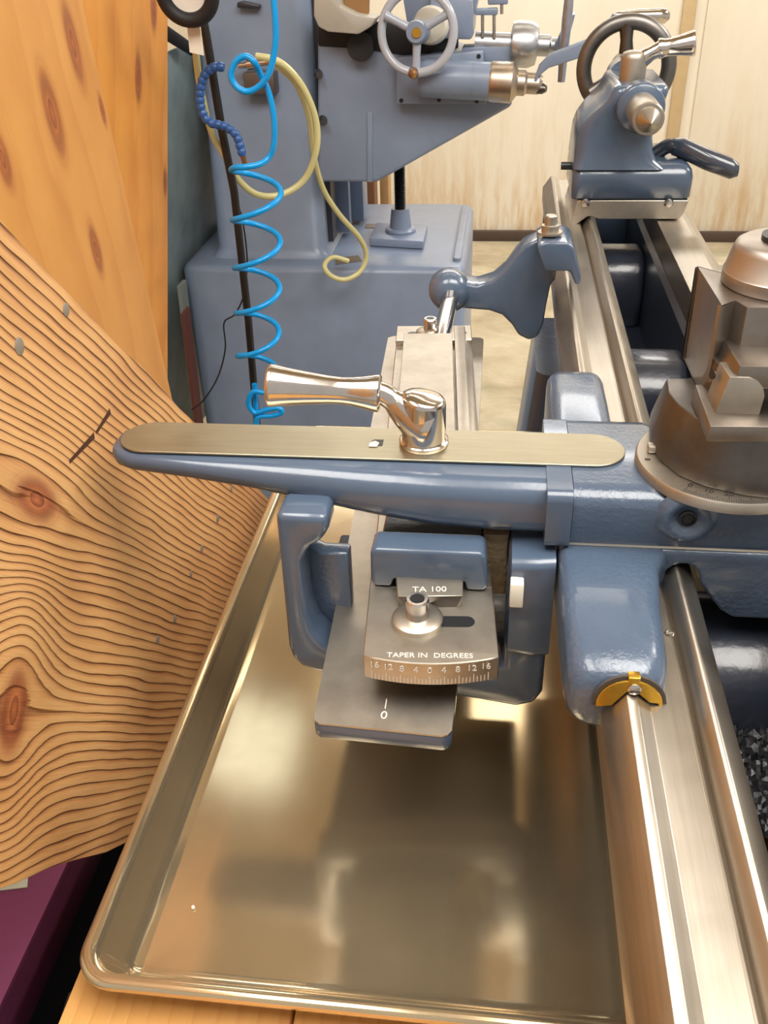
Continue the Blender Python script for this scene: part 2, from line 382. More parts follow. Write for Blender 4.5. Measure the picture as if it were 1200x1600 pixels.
MB().turn([(.0001, .0020), (.0034, .0020), (.0034, .0008)], bo, (0, -1, 0), 6).build('hex_socket', RUBBER, ss)
# swivel ring with its graduations
DC = Vector((.138, .497, .0))
ring_ = turn('degree_ring', STEEL, xs, [(.001, .0495), (.0525, .0495), (.0525, .0545), (.0515, .0560), (.001, .0560)], DC, (0, 0, 1), 96)
tk = MB()
for k in range(0, 41):
    a = math.radians(232 + k * 1.45); L = .0065 if k % 10 == 0 else (.005 if k % 5 == 0 else .0035)
    d = Vector((math.cos(a), math.sin(a), 0)); e = Vector((-d.y, d.x, 0)) * .00016
    p0 = DC + d * .0512; p1 = DC + d * (.0512 - L)
    tk.add([p0 - e + Vector((0, 0, .05615)), p0 + e + Vector((0, 0, .05615)), p1 + e + Vector((0, 0, .05615)), p1 - e + Vector((0, 0, .05615))], [[0, 1, 2, 3]])
g = tk.build('graduation', INK, ring_); g['kind'] = 'stuff'
for s, a in (('0', 232), ('10', 246.5), ('20', 261)):
    r = math.radians(a); d = Vector((math.cos(r), math.sin(r), 0))
    text(s, .0055, DC + d * .0425 + Vector((0, 0, .0561)), (-d.y, d.x, 0), -d, INK, ring_)
text('0', .005, (.0915, .492, .0561), (0, -1, 0), (1, 0, 0), INK, ring_)
# ============================================================ DRAW ARM with cover plate and clamp lever
arm = thing('taper_draw_arm', 'long tapering blue grey casting topped with a brushed cover plate and nickel lever', 'machine arm', (-.05, .51, .03))
def armring(x, zc, zt, ya, yb, r):
    return [Vector((x, y, z)) for y, z in rrect((ya + yb) / 2, (zc + zt) / 2, yb - ya, zt - zc, r, 5)]
A = [(-.2455, .0440, .0480, .503, .517, .002), (-.2435, .0410, .0490, .496, .525, .004), (-.2380, .0395, .0495, .4895, .531, .005), (-.2280, .0390, .0495, .4850, .535, .005),
     (-.19, .0365, .0495, .4810, .536, .006), (-.15, .0315, .0495, .4775, .537, .009), (-.11, .0245, .0495, .474, .538, .011), (-.07, .0185, .0495, .470, .540, .012), (-.035, .0148, .0495, .4675, .542, .012),
     (.0, .0135, .0495, .4660, .544, .012), (.0335, .0133, .0495, .4660, .545, .012)]
MB().loft([armring(*a) for a in A]).build('arm_casting', BLUE, arm, sharp=60)
MB().loft([armring(x, .0118, .0505, .4575, .557, .006) for x in (.0325, .0330, .0468, .0473)]).build('joint_flange', BLUE, arm, sharp=60)
cp = [(x, y) for x, y in rrect(-.0800, .5105, .322, .0405, .02025, 12)]
MB().prism(cp, XY, .0502, .0518).build('cover_plate', PLATE, arm, .0003, 1)
sl = MB().prism([(-.0775, .5065), (-.0725, .5065), (-.0690, .5065), (-.0690, .5145), (-.0750, .5145), (-.0775, .5105)], XY, .05185, .0520).build('slot_opening', BLACK, arm)
MB().prism([(-.0775, .5045), (-.0722, .5045), (-.0712, .5095), (-.0740, .5120), (-.0775, .5095)], XY, .0519, .0526).build('bolt_flat', CHIP, arm, .0003, 1)
# nickel lever: ball-ended boss, bent neck, flared grip
LB = Vector((-.0432, .5120, .0518))
lev = MB().turn([(.0001, .0), (.0152, .0), (.0156, .0008), (.0156, .0028), (.0148, .0034), (.0001, .0034)], LB, (0, 0, 1), 40).build('lever_washer', NICKEL, arm)
LT = LB + Vector((0, 0, .0034))
bs_ = [[LT + Vector((.0138 * math.cos(a) * s, .0138 * math.sin(a) * s, h - .0040 * (math.cos(a) * .9) * tl)) for a in [2 * math.pi * k / 40 for k in range(40)]]
       for s, h, tl in ((1, 0, 0), (1, .012, 0), (1, .0255, .55), (.985, .0272, .6), (.94, .0283, .6), (.8, .0292, .6), (.5, .0300, .5), (.1, .0304, .1))]
clv = MB().loft(bs_).build('clamp_lever', NICKEL, arm, sharp=60)
MB().tube(smooth([(-.040, .512, .066), (-.050, .512, .071), (-.0600, .5125, .0790), (-.0675, .513, .0845), (-.0735, .513, .0865)], 6),
          [.0155 - .0085 * min(1, max(0, k - 2) / 12) for k in range(25)], 24).build('lever_neck', NICKEL, clv, sharp=60)
gd = Vector((-1, .0, .055)).normalized(); g0 = Vector((-.0700, .513, .0850))
turn('lever_grip', NICKEL, clv, [(.001, -.0006), (.0105, -.0004), (.0118, .0008), (.0116, .0030), (.0104, .0090), (.0090, .0170), (.0084, .0235), (.0088, .032), (.0104, .047), (.0122, .060), (.0133, .0665), (.0136, .0685), (.0130, .0698), (.0118, .0703), (.001, .0703)], g0, gd, 40, 50)
# ============================================================ COMPOUND REST, TOOL POST, TOOL HOLDER
cr = thing('compound_rest', 'dark steel compound rest turned on the degree ring under the tool post', 'compound rest', (.14, .5, .056))
def poly(pts, z, s=1.0, c=(.15, .51)): return [Vector((c[0] + (x - c[0]) * s, c[1] + (y - c[1]) * s, z)) for x, y in pts]
crp = [(.0975, .535), (.0950, .508), (.0985, .490), (.107, .473), (.120, .462), (.140, .4535), (.165, .450), (.25, .452), (.25, .58), (.135, .58), (.113, .545)]
crt = [(.1030, .532), (.1015, .512), (.1045, .497), (.112, .480), (.123, .470), (.142, .463), (.165, .460), (.25, .461), (.25, .58), (.135, .58), (.122, .5345)]
MB().loft([poly(crp, .0562), poly(crp, .0600), poly(crp, .066), poly(crt, .0885), poly(crt, .0905, .985)]).build('slide_body', STEELDK, cr, .0008, 2)
MB().box(.0925, .1000, .4985, .5060, .0562, .0610).build('clamp_stud', STEEL, cr, .0015, 2)
tp = thing('tool_post', 'square steel quick change tool post with dovetails and round cap', 'tool post', (.15, .535, .09))
c0 = Vector((.1505, .5300))
def rot2(x, y, a=.0): return (c0.x + x * math.cos(a) - y * math.sin(a), c0.y + x * math.sin(a) + y * math.cos(a))
h = .0335; d1 = .0175; d2 = .0115; dp = .0095
side = [(-h, -h + .002), (-h + .0015, -h), (-.0225, -h + .0085), (-.0190, -h - .0025), (.0190, -h - .0025), (.0225, -h + .0085), (h - .0015, -h), (h, -h + .002)]
full = []
for q in range(4):
    a = q * math.pi / 2
    sd = side if q % 2 == 0 else [side[0], side[7]]
    full += [(x * math.cos(a) - y * math.sin(a), x * math.sin(a) + y * math.cos(a)) for x, y in sd]
full = [rot2(x, y, .03) for x, y in full]
MB().prism(full, XY, .0905, .1500).build('post_block', TPS, tp, .0008, 2)
capc = (.1600, .5330, .1502)
turn('post_cap', metal('warm turned steel', srgb(170, 160, 152), .42, .06), tp, [(.001, 0), (.0330, 0), (.0337, .001), (.0337, .0070), (.0330, .0078), (.0300, .0195), (.0286, .0225), (.0258, .0242), (.001, .0242)], capc, (0, 0, 1), 64)
turn('cap_nut', BLACK, tp, [(.001, .0242), (.0160, .0242), (.0160, .0272), (.0125, .0270), (.0125, .0360), (.0115, .0370), (.001, .0370)], capc, (0, 0, 1), 40)
th = thing('tool_holder', 'steel tool holder with a slotted face clamped to the front of the tool post', 'tool holder', (.16, .46, .09))
lo = [at(1104, 690, Z=.0910), at(1260, 692, Z=.0910), Vector((.172, .4975, .091)), at(1076, 620, Z=.0910)]
lo[2].x = lo[1].x
top_ = [at(1110, 666, Y=lo[0].y), at(1260, 669, Y=lo[1].y), None, None]
zt = top_[0].z
MB().hexa([lo[0], lo[1], Vector((lo[1].x, .4985, .091)), Vector((lo[3].x, .4985, .091)),
           Vector((top_[0].x, lo[0].y, zt)), Vector((lo[1].x, lo[1].y, zt)), Vector((lo[1].x, .4985, zt + .002)), Vector((lo[3].x + .001, .4985, zt + .002))]).build('lower_jaw', TPS, th, .0006, 2)
uz = .1280
u = [at(1129, 526, Z=uz), at(1156, 572, Z=uz), at(1270, 573, Z=uz), at(1270, 526, Z=uz)]
yu = u[1].y; yb = yu - .0012
v1 = at(1150, 606, Y=yu); uzb = v1.z
MB().hexa([Vector((at(1092, 606, Y=u[0].y - .004).x, u[0].y - .004, zt + .002)), Vector((v1.x, yu, uzb)), Vector((u[2].x, yu, uzb)), Vector((u[3].x, u[0].y, zt + .002)),
           u[0], u[1], Vector((u[2].x, yu, uz)), Vector((u[3].x, u[0].y, uz))]).build('upper_jaw', TPS, th, .0006, 2)
q5 = [at(*p, Y=yb) for p in [(1120, 632), (1140, 589), (1172, 590), (1185, 596), (1193, 606), (1195, 620), (1190, 632)]]
q5[0].z = q5[6].z = zt + .0003
MB().loft([[p for p in q5], [p + Vector((-.0015, .020, 0)) for p in q5]]).build('tool_bit', STEEL, th, .0005, 2)
wl0 = at(1119, 606, Y=.485).x
MB().hexa([Vector(v) for v in ((wl0, yu + .014, zt), (u[2].x, yu + .014, zt), (u[2].x, .4985, zt), (wl0 - .004, .4985, zt), (wl0 + .002, yu + .014, uzb + .004), (u[2].x, yu + .014, uzb + .004), (u[2].x, .4985, uzb + .004), (wl0 - .002, .4985, uzb + .004))]).build('slot_back', STEELDK, th, .0005, 1)
hp_ = at(1114, 585, Y=yb + .016); turn('screw_hole', BLACK, th, [(.001, 0), (.0028, 0), (.0028, .0006)], hp_, (-1, -.35, .1), 14)
# ============================================================ TAPER ATTACHMENT
ta = thing('taper_attachment', 'taper attachment with engraved degree plate and blue shoe hung beside the bed', 'taper attachment', (-.05, .5, -.09))
ex = Vector((.9978, .0660, 0)); ey = Vector((-.0660, .9978, 0)); OT = Vector((-.0300, .3830, 0))
TF = lambda u_, v_, w_: OT + ex * u_ + ey * v_ + Vector((0, 0, w_))
# bracket: left limb, floor, right limb joined in one U
MB().prism([(-.1275, .034), (-.1285, -.070), (-.1265, -.080), (-.1215, -.087), (-.112, -.091), (.022, -.112), (.034, -.108), (.0385, -.098), (.0385, -.03), (.012, -.03), (.012, -.075), (.0, -.080), (-.094, -.072), (-.105, -.066), (-.1110, -.056), (-.1140, -.040), (-.1135, .000), (-.1095, .010), (-.1000, .016), (-.0960, .024), (-.0960, .034)], XZ, .450, .478).build('bracket', BLUE, ta, .0045, 3)
MB().loft([[Vector((x, y, z)) for x, y, z in ((-.1215, .4770, -.084), (-.1215, .4770, -.004), (-.1135, .4735, -.004), (-.1045, .4700, -.006), (-.088, .4700, -.006), (-.088, .4700, -.084))], [Vector((x, y + .012, z)) for x, y, z in ((-.1215, .4770, -.084), (-.1215, .4770, -.004), (-.1135, .4735, -.004), (-.1045, .4700, -.006), (-.088, .4700, -.006), (-.088, .4700, -.084))]]).build('bracket_web', BLUEROUGH, ta, .002, 2)
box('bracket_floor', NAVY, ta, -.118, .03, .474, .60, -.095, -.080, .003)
MB().loft([armring(x, z0, z1, ya, yb, .006) for x, z0, z1, ya, yb in ((.0125, -.060, .004, .452, .50), (.014, -.064, .008, .448, .50), (.030, -.066, .009, .447, .50), (.0400, -.066, .009, .449, .50))]).build('bracket_pad', BLUE, ta, sharp=50)
hb = at(806, 920, Y=.446)
MB().box(hb.x - .0035, hb.x + .0045, .4400, .449, hb.z - .010, hb.z + .0075).build('square_bolt', CHIP, ta, .001, 2)
box('tab', STEELDK, ta, -.139, -.122, .49, .505, .028, .036, .001)
# swivel base: steel top, enamelled edge
bz = -.0500
bpts = [(-.0955, .372), (-.0945, .368), (-.0915, .3655), (-.022, .3620), (-.0185, .3632), (-.0165, .3665), (-.012, .56), (-.014, .935), (-.018, .94), (-.112, .94), (-.117, .935), (-.100, .50)]
MB().prism(bpts, XY, bz - .012, bz - .0012).build('base_casting', BLUE, ta, .0012, 2)
MB().prism(bpts, XY, bz - .0012, bz).build('base_top', STEEL, ta)
text('0', .0085, (-.0555, .3745, bz + .0001), (1, 0, 0), (0, 1, 0), LIGHTMARK, ta)
box('zero_line', LIGHTMARK, ta, -.0558, -.0552, .380, .388, bz, bz + .0002)
# slide bar on the swivel, both ends plated
box_l = lambda mb, u0, u1, v0, v1, z0, z1: mb.hexa([TF(u0, v0, z0), TF(u1, v0, z0), TF(u1, v1, z0), TF(u0, v1, z0), TF(u0, v0, z1), TF(u1, v0, z1), TF(u1, v1, z1), TF(u0, v1, z1)])
box_l(MB(), -.0385, .0375, .085, .515, bz + .0002, -.0285).build('slide_bar', STEEL, ta, .0008, 1)
MB().prism([(-.024, -.0285), (-.030, -.014), (.018, -.014), (.010, -.0285)], lambda u_, v_, w_: TF(u_, w_, v_), .10, .478).build('dovetail_way', STEEL, ta, .0005, 1)
MB().prism([(.022, -.0285), (.020, -.021), (.030, -.021), (.0372, -.0285)], lambda u_, v_, w_: TF(u_, w_, v_), .10, .515).build('side_way', STEEL, ta, .0005, 1)
PT = -.0165
arc = [(-.0375 + .076 * k / 12, .006 * ((k - 6) / 6) ** 2) for k in range(13)]
dpp = arc + [(.0378, .070), (-.0378, .070)]
dplate = MB().prism(dpp, lambda u_, v_, w_: TF(u_, v_, w_), bz + .0172, PT).build('degree_plate', STEEL, ta, .0006, 1)
box_l(MB(), -.0378, .0378, .0702, .112, bz + .0172, PT - .0008).build('plate_step', STEEL, ta, .0004, 1)
tk = MB()
for k in range(-16, 17):
    u_ = k * .00205; v_ = .006 * (u_ / .038) ** 2 - .00025; L = .0060 if k % 4 == 0 else .0042
    p = TF(u_, v_, bz + .0182); e = ex * .00022
    tk.add([p - e, p + e, p + e + Vector((0, 0, L)), p - e + Vector((0, 0, L))], [[0, 1, 2, 3]])
g = tk.build('graduation', LIGHTMARK, dplate); g['kind'] = 'stuff'
for k, s in enumerate(('16', '12', '8', '4', '0', '4', '8', '12', '16')):
    u_ = (k - 4) * .0078; v_ = .006 * (u_ / .038) ** 2 - .0004
    text(s, .0058, TF(u_, v_, PT - .0048), ex, (0, 0, 1), LIGHTMARK, dplate)
text('TAPER IN  DEGREES', .0055, TF(0, .0065, PT + .0001), ex, ey, LIGHTMARK, dplate)
def slot(u0, u1, v, w, z, par):
    pts = [(x, y) for x, y in rrect((u0 + u1) / 2, v, u1 - u0, w, w / 2 - .0001, 6)]
    return MB().prism(pts, lambda a, b, c: TF(a, b, c), z - .0004, z + .0002).build('slot', BLACK, par)
def capscrew(u_, v_, z, par, k=1.0):
    w = turn('washer', STEEL, par, [(.001, 0), (.0150 * k, 0), (.0150 * k, .0030 * k), (.0125 * k, .0046 * k), (.001, .0046 * k)], TF(u_, v_, z), (0, 0, 1), 48)
    hd = turn('cap_screw', CHROME, w, [(.001, .0046 * k), (.0070 * k, .0046 * k), (.0070 * k, .0160 * k), (.0062 * k, .0170 * k), (.0044 * k, .0170 * k), (.0044 * k, .0128 * k), (.001, .0128 * k)], TF(u_, v_, z), (0, 0, 1), 6 * 6)
    MB().turn([(.001, .01675 * k), (.0043 * k, .01675 * k), (.0043 * k, .0171 * k), (.001, .0171 * k)], TF(u_, v_, z), (0, 0, 1), 6).build('hex_socket', BLACK, w)
    return w
slot(-.004, .026, .0365, .0098, PT, dplate); capscrew(-.0075, .0365, PT, ta)
MB().prism([(-.0385, .482), (.0375, .482), (.0375, .520), (-.0385, .520)], lambda a, b, c: TF(a, b, c), -.0285, -.0225).build('end_plate', STEEL, ta, .0006, 1)
slot(-.027, .004, .499, .009, -.0225, ta); capscrew(-.004, .499, -.0225, ta, .95)
turn('pin_hole', BLACK, ta, [(.001, 0), (.0026, 0), (.0026, .0003)], TF(.030, .500, -.0224), (0, 0, 1), 16)
# blue shoe straddling the dovetail, with its stamped tongue
sh = [(-.0710, .0095), (-.0680, .0122), (-.0045, .0122), (-.0015, .0095), (.0005, -.0120), (-.0020, -.0160), (-.0125, -.0160), (-.0140, -.0100), (-.0570, -.0100), (-.0590, -.0160), (-.0685, -.0163), (-.0715, -.0130)]
MB().prism([(-.068, .001), (-.004, .001), (-.004, -.0095), (-.068, -.0095)], XZ, .470, .54).build('shoe_shade_block', NAVY, ta, .001, 1)  # navy block behind the lip stands in for the arm's shadow
shoe = MB().prism(sh, XZ, .4500, .4705).build('shoe', BLUE, ta, .0030, 3)
zt_ = -.0078
a0, a1, a2, a3 = at(618, 893, Z=zt_), at(724, 893, Z=zt_), at(723, 931, Z=zt_ - .001), at(622, 932, Z=zt_ - .001)
b3, b2 = at(637, 950, Z=PT - .0002), at(713, 949, Z=PT - .0002)
dz = Vector((0, .0, -.0085))
tongue = MB().hexa([a3 + dz, a2 + dz, a1 + dz, a0 + dz, a3, a2, a1, a0]).build('tongue', STEEL, ta, .0004, 1)
MB().hexa([b3 + Vector((0, .012, -.0002)), b2 + Vector((0, .012, -.0002)), a2 + dz, a3 + dz, b3, b2, a2, a3]).build('tongue_bevel', STEELDK, tongue, .0002, 1)
c_ = at(671, 922, Z=zt_ - .0006); text('TA 100', .0068, c_ + Vector((0, 0, .0004)), a2 - a3, a1 - a2, LIGHTMARK, tongue)
ROUGHC = paint('bare rough casting', srgb(116, 100, 76), .3, .55, 0, 260, .9, .002)
r0, r1 = at(756, 835, Y=.478), at(790, 930, Y=.478)
MB().box(r0.x, r1.x, .478, .60, r1.z, r0.z).build('rough_block', ROUGHC, ta, .0015, 2)
# ============================================================ ROD AND BED CLAMP
bc = thing('rod_clamp', 'blue grey swan-necked clamp bolted to the far bed way, holding a steel rod', 'bed clamp', (.03, 1.0, 0))
hubc = at(702, 452, Y=.985)
def el(px, py, Yp, ra, rb, tilt, n=16):
    c = at(px, py, Y=Yp); return c, ra, rb, tilt
pathp = [(716, 452, .985, .020, .016), (738, 452, .987, .0135, .014), (765, 450, .99, .0135, .015), (790, 443, .99, .020, .016), (812, 433, .988, .029, .018), (832, 420, .985, .040, .020), (848, 408, .98, .044, .022), (860, 400, .98, .040, .024)]
R = []
for px, py, yy, hz, hy in pathp:
    c = at(px, py, Y=yy); R.append([c + Vector((.25 * dz_, dy_, dz_)) for dy_, dz_ in rrect(0, 0, 2 * hy, 2 * hz, min(hy, hz) * .8, 4)])
neck = [at(*p, Y=.985) for p in [(718, 434), (745, 440), (770, 432), (790, 415), (806, 392), (820, 377), (840, 368), (866, 366), (869, 400), (868, 430), (860, 436), (853, 470), (848, 500), (840, 518), (826, 524), (810, 516), (800, 500), (785, 485), (765, 478), (740, 476), (718, 474)]]
MB().loft([[p + Vector((0, w, 0)) for p in neck] for w in (-.016, .020)]).build('clamp_neck', BLUE, bc, .005, 3)
j = [at(*p, Y=.97) for p in [(838, 372), (850, 366), (885, 366), (895, 374), (905, 420), (904, 430), (897, 431), (888, 410), (850, 410)]]
MB().loft([[p + Vector((0, w, 0)) for p in j] for w in (-.030, .035)]).build('clamp_foot', BLUE, bc, .005, 3)
MB().turn([(.001, -.026), (.013, -.026), (.0195, -.020), (.0225, -.006), (.0225, .006), (.0195, .020), (.013, .026), (.001, .026)], hubc, (-.10, 1, -.05), 36).build('rod_hub', BLUE, bc, sharp=60)
MB().tube([at(706, 440, Y=1.01), at(704, 462, Y=.965), at(688, 535, Y=.86)], .0088, 24).build('rod', NICKEL, bc)
bb = at(857, 398, Y=.965); bb.z = at(857, 366, Y=.965).z + .001
bw = turn('bolt_washer', STEEL, bc, [(.001, 0), (.0125, 0), (.0125, .002), (.001, .002)], bb, (0, 0, 1), 28)
turn('bolt', STEEL, bw, [(.001, .002), (.0088, .002), (.0088, .0085), (.0062, .0090), (.0062, .0175), (.0050, .0185), (.001, .0185)], bb, (0, 0, 1), 6 * 4)
# ============================================================ TAILSTOCK
ts = thing('tailstock', 'blue grey tailstock with bright quill and centre at the far bed end', 'tailstock', (.158, 1.29, 0))
tb_ = [(.0885, -.0075), (.096, -.0075), (.110, .003), (.113, .003), (.124, -.0005), (.224, -.0005), (.2285, .006), (.2330, .023), (.0955, .023)]
MB().prism(tb_, XZ, 1.222, 1.365).build('base_plate', STEEL, ts, .0008, 1)
for px in (915, 1045):
    p = at(px, 317, Y=1.2215)
    turn('base_screw', CHROME, ts, [(.001, .0045), (.004, .004), (.0055, .002), (.0060, 0)], p, (0, -1, 0), 20)
def tr(z, x0, x1, y0, y1, r): return [Vector((x, y, z)) for x, y in rrect((x0 + x1) / 2, (y0 + y1) / 2, x1 - x0, y1 - y0, r, 5)]
MB().loft([tr(.0232, .088, .233, 1.226, 1.362, .008), tr(.026, .0875, .235, 1.222, 1.364, .010), tr(.050, .0875, .236, 1.222, 1.364, .012), tr(.058, .0885, .234, 1.225, 1.362, .012), tr(.0635, .091, .2290, 1.231, 1.358, .012), tr(.066, .094, .222, 1.238, 1.352, .012)]).build('foot', BLUE, ts, sharp=60)
MB().loft([tr(.060, .0875, .200, 1.222, 1.362, .010), tr(.068, .088, .190, 1.224, 1.362, .014), tr(.080, .088, .184, 1.226, 1.360, .018), tr(.098, .0895, .182, 1.227, 1.360, .018), tr(.110, .094, .182, 1.226, 1.360, .016),
           tr(.122, .103, .184, 1.224, 1.362, .014), tr(.132, .114, .187, 1.220, 1.364, .012), tr(.141, .122, .190, 1.216, 1.366, .012), tr(.149, .125, .192, 1.215, 1.366, .012), tr(.154, .127, .191, 1.217, 1.364, .012), tr(.157, .131, .188, 1.222, 1.36, .012)]).build('body', BLUE, ts, sharp=60)
AX = Vector((.1600, 1.215, .1330))
turn('barrel_boss', BLUE, ts, [(.001, -.02), (.0285, -.02), (.0285, .004), (.0275, .007), (.0255, .009), (.001, .009)], AX, (0, -1, 0), 48, 50)
turn('quill', STEEL, ts, [(.001, .0), (.0185, .0), (.0185, .068), (.0180, .0755), (.0168, .077), (.001, .077)], AX, (0, -1, 0), 40)
turn('centre_point', STEEL, ts, [(.001, .07), (.0135, .07), (.0135, .080), (.0125, .082), (.0118, .083), (.0002, .103)], AX, (0, -1, 0), 36)
# quill clamp lever on top
q = at(988, 118, Y=1.26); q.z = .1565
cl = turn('lever_boss', STEEL, ts, [(.001, 0), (.0158, 0), (.0158, .0250), (.0152, .0285), (.013, .0315), (.008, .0333), (.001, .0338)], q, (0, 0, 1), 36, 50)
q1 = q + Vector((.008, 0, .023)); q2 = q + Vector((.030, -.003, .035))
MB().tube([q1, (q1 + q2) / 2 + Vector((0, 0, .001)), q2], [.011, .0085, .0095], 20).build('lever_neck', NICKEL, cl)
turn('lever_grip', NICKEL, cl, [(.001, 0), (.0110, 0), (.0115, .002), (.0100, .008), (.0098, .013), (.0112, .024), (.0138, .037), (.0144, .0400), (.0136, .0415), (.001, .0415)], q2 - Vector((.003, 0, 0)), (1, -.05, .14), 32, 50)
# handwheel behind
hc = at(978, 106, Y=1.455)
hw = MB().torus(hc, (0.10, 1, 0), .058, .0105, 56, 16).build('handwheel', metal('worn handwheel steel', srgb(120, 116, 112), .4), ts)
turn('wheel_hub', STEELDK, hw, [(.001, -.02), (.02, -.02), (.022, 0), (.016, .02), (.001, .02)], hc, (0.1, 1, 0))
for a in (95, 215, 335):
    d = Vector((math.cos(math.radians(a)), 0, math.sin(math.radians(a))))
    MB().tube([hc + d * .012, hc + d * .035, hc + d * .056], [.011, .0085, .0105], 12).build('spoke', STEELDK, hw)
turn('screw_shaft', BLUE, ts, [(.001, 0), (.026, 0), (.024, .05), (.016, .075), (.001, .075)], (.158, 1.364, .143), (0, 1, 0))
# bed clamp lever, right
lp = smooth([at(1010, 250, Y=1.28), at(1030, 236, Y=1.275), at(1046, 228, Y=1.27), at(1062, 232, Y=1.265)], 5)
MB().tube(lp, [.009] * len(lp), 14).build('clamp_arm', NAVY, ts)
hp = [at(1050, 229, Y=1.268), at(1066, 231, Y=1.262), at(1100, 247, Y=1.25), at(1140, 262, Y=1.235), at(1152, 265, Y=1.231)]
R = []
for p, w, hgt in zip(hp, (.010, .014, .0165, .0165, .010), (.010, .0125, .0130, .0125, .008)):
    R.append([p + Vector((0, dy_, dz_)) for dy_, dz_ in rrect(0, 0, 2 * w, 2 * hgt, hgt * .95, 4)])
MB().loft(R).build('clamp_handle', paint('dark lever enamel', srgb(52, 58, 70), .1, .2, .5), ts, sharp=60)
p = at(884, 259, Y=1.27); turn('side_screw', BLACK, ts, [(.001, 0), (.005, 0), (.005, .03), (.001, .03)], (p.x - .006, p.y, p.z), (1, 0, 0), 16)
# ============================================================ SHEET PAN AND BENCH
px0, px1, py0, py1 = -.2220, .2420, .2625, .9300
zr = -.1550
prof = [(.0075, zr - .0075), (.0030, zr - .0085), (.0004, zr - .0060), (0, zr - .0030), (.0015, zr - .0006), (.0045, zr), (.0080, zr - .0010), (.0098, zr - .0032), (.0112, zr - .0060), (.0185, zr - .0205), (.0210, zr - .0240), (.0225, zr - .0262), (.0255, zr - .0278), (.0300, zr - .0283), (.05, zr - .0283)]
rings = []
for ins, z in prof:
    w = px1 - px0 - 2 * ins; d = py1 - py0 - 2 * ins
    rings.append([Vector((x, y, z)) for x, y in rrect((px0 + px1) / 2, (py0 + py1) / 2, w, d, max(.024 - ins * .72, .003), 8)])
pan = MB(); pan.loft(rings, cap=False); n_ = len(rings[0]); base_ = (len(rings) - 1) * n_
pan.f.append([base_ + k for k in range(n_)])
pan = pan.build('sheet_pan', ALU, None, sharp=60)
tag(pan, 'large shallow aluminium sheet pan lying under the lathe bed', 'tray')
sp = at(302, 1419, Z=-.1828); tag(MB().turn([(.001, 0), (.0012, .0003), (.001, .0016), (.0002, .0019)], sp, (0, 0, 1), 10).build('metal_crumb', CHIP), 'tiny pale metal crumb lying alone on the sheet pan', 'metal chip')
BENCHW = wood('bench pine', [], .011, [(0, srgb(216, 164, 96)), (.5, srgb(198, 140, 74)), (1, srgb(150, 96, 48))], None, .02, .0004, .5, bk=.25)
bn = thing('workbench', 'low pine plank bench carrying the sheet pan', 'workbench', (.0, .5, FZ))
xs_ = [-.232, -.10, .03, .16, .29]
for k in range(4):
    b_ = MB().box(0, 1.05, xs_[k] * 0, xs_[k + 1] - xs_[k] - .0015, 0, .035).build('plank', BENCHW, bn, .002, 2)
    b_.matrix_parent_inverse = Matrix(); b_.location = Vector((xs_[k + 1], -.13, -.2205)) - bn.location; b_.rotation_euler = (0, 0, math.pi / 2)
for x in (-.18, .25):
    for y in (-.08, .86): box('leg', BENCHW, bn, x - .03, x + .03, y - .03, y + .03, FZ, -.2206, .003)
# ============================================================ FOREGROUND PLANK, diagonal, nailed
PX = -.262
o = at(0, 345, X=PX); ul = Vector((0, .704, -.7102)); wl = Vector((0, .7102, .704))
def pl(px, py): v = at(px, py, X=PX) - o; return v.dot(ul), v.dot(wl)
k1 = pl(58, 780); k2 = pl(22, 1110)
OLD = wood('weathered fir', [(k1[0], k1[1], .028, .014), (k2[0], k2[1], .015, .026)], .0070,
           [(0, srgb(204, 162, 108)), (.22, srgb(190, 142, 88)), (.45, srgb(166, 116, 66)), (.66, srgb(126, 80, 44)), (.9, srgb(78, 46, 28))],
           [(.2, srgb(170, 104, 56)), (.6, srgb(136, 70, 36)), (.95, srgb(74, 34, 22))], .011, .0022, .65, .42)
MW = Matrix(((ul.x, wl.x, 1, o.x), (ul.y, wl.y, 0, o.y), (ul.z, wl.z, 0, o.z), (0, 0, 0, 1)))
L0, L1, B0 = -.40, .645, -.348
nn = 24; tedge = [(L0 + (L1 - L0) * k / nn, .0012 * math.sin(k * 2.3) + .0008 * math.sin(k * 5.1)) for k in range(nn + 1)]
bedge = [(L1 - (L1 - L0) * k / nn, B0 + .0016 * math.sin(k * 1.9)) for k in range(nn + 1)]
plank = MB().prism(tedge + bedge, lambda a, b, c: Vector((a, b, c)), -.030, 0).build('wooden_plank', OLD, None, .0015, 2)
plank.matrix_world = MW
tag(plank, 'broad weathered fir plank with open dark grain leaning left of the tray', 'plank')
NAIL = plain('dull nail head', srgb(150, 140, 126), .45, .35)
for k, (px, py, r) in enumerate([(103, 484, .0042), (30, 541, .0050), (340, 810, .0042), (315, 858, .0040), (273, 967, .0036), (262, 972, .0032), (246, 1000, .0036), (361, 764, .0035)]):
    a, b = pl(px, py)
    if k == 5: a, b = pl(298, 897)
    nl = MB().turn([(.0001, .0007), (r * .8, .0007), (r, .0003), (r, -.001)], (a, b, 0), (0, 0, 1), 18).build('nail_head', NAIL, None)
    nl.parent = plank
for (p, q_) in (((172, 642), (150, 676)), ((147, 680), (108, 722))):
    a0_ = Vector((*pl(*p), .0002)); a1_ = Vector((*pl(*q_), .0002)); d = (a1_ - a0_).normalized(); e = Vector((-d.y, d.x, 0)) * .0022
    c_ = MB().add([a0_ - e, a0_ + e, a1_ + e * .6, a1_ - e * .6], [[0, 1, 2, 3]]).build('dark_score_mark', plain('burnt mark', srgb(70, 34, 14), .8), None); c_.parent = plank
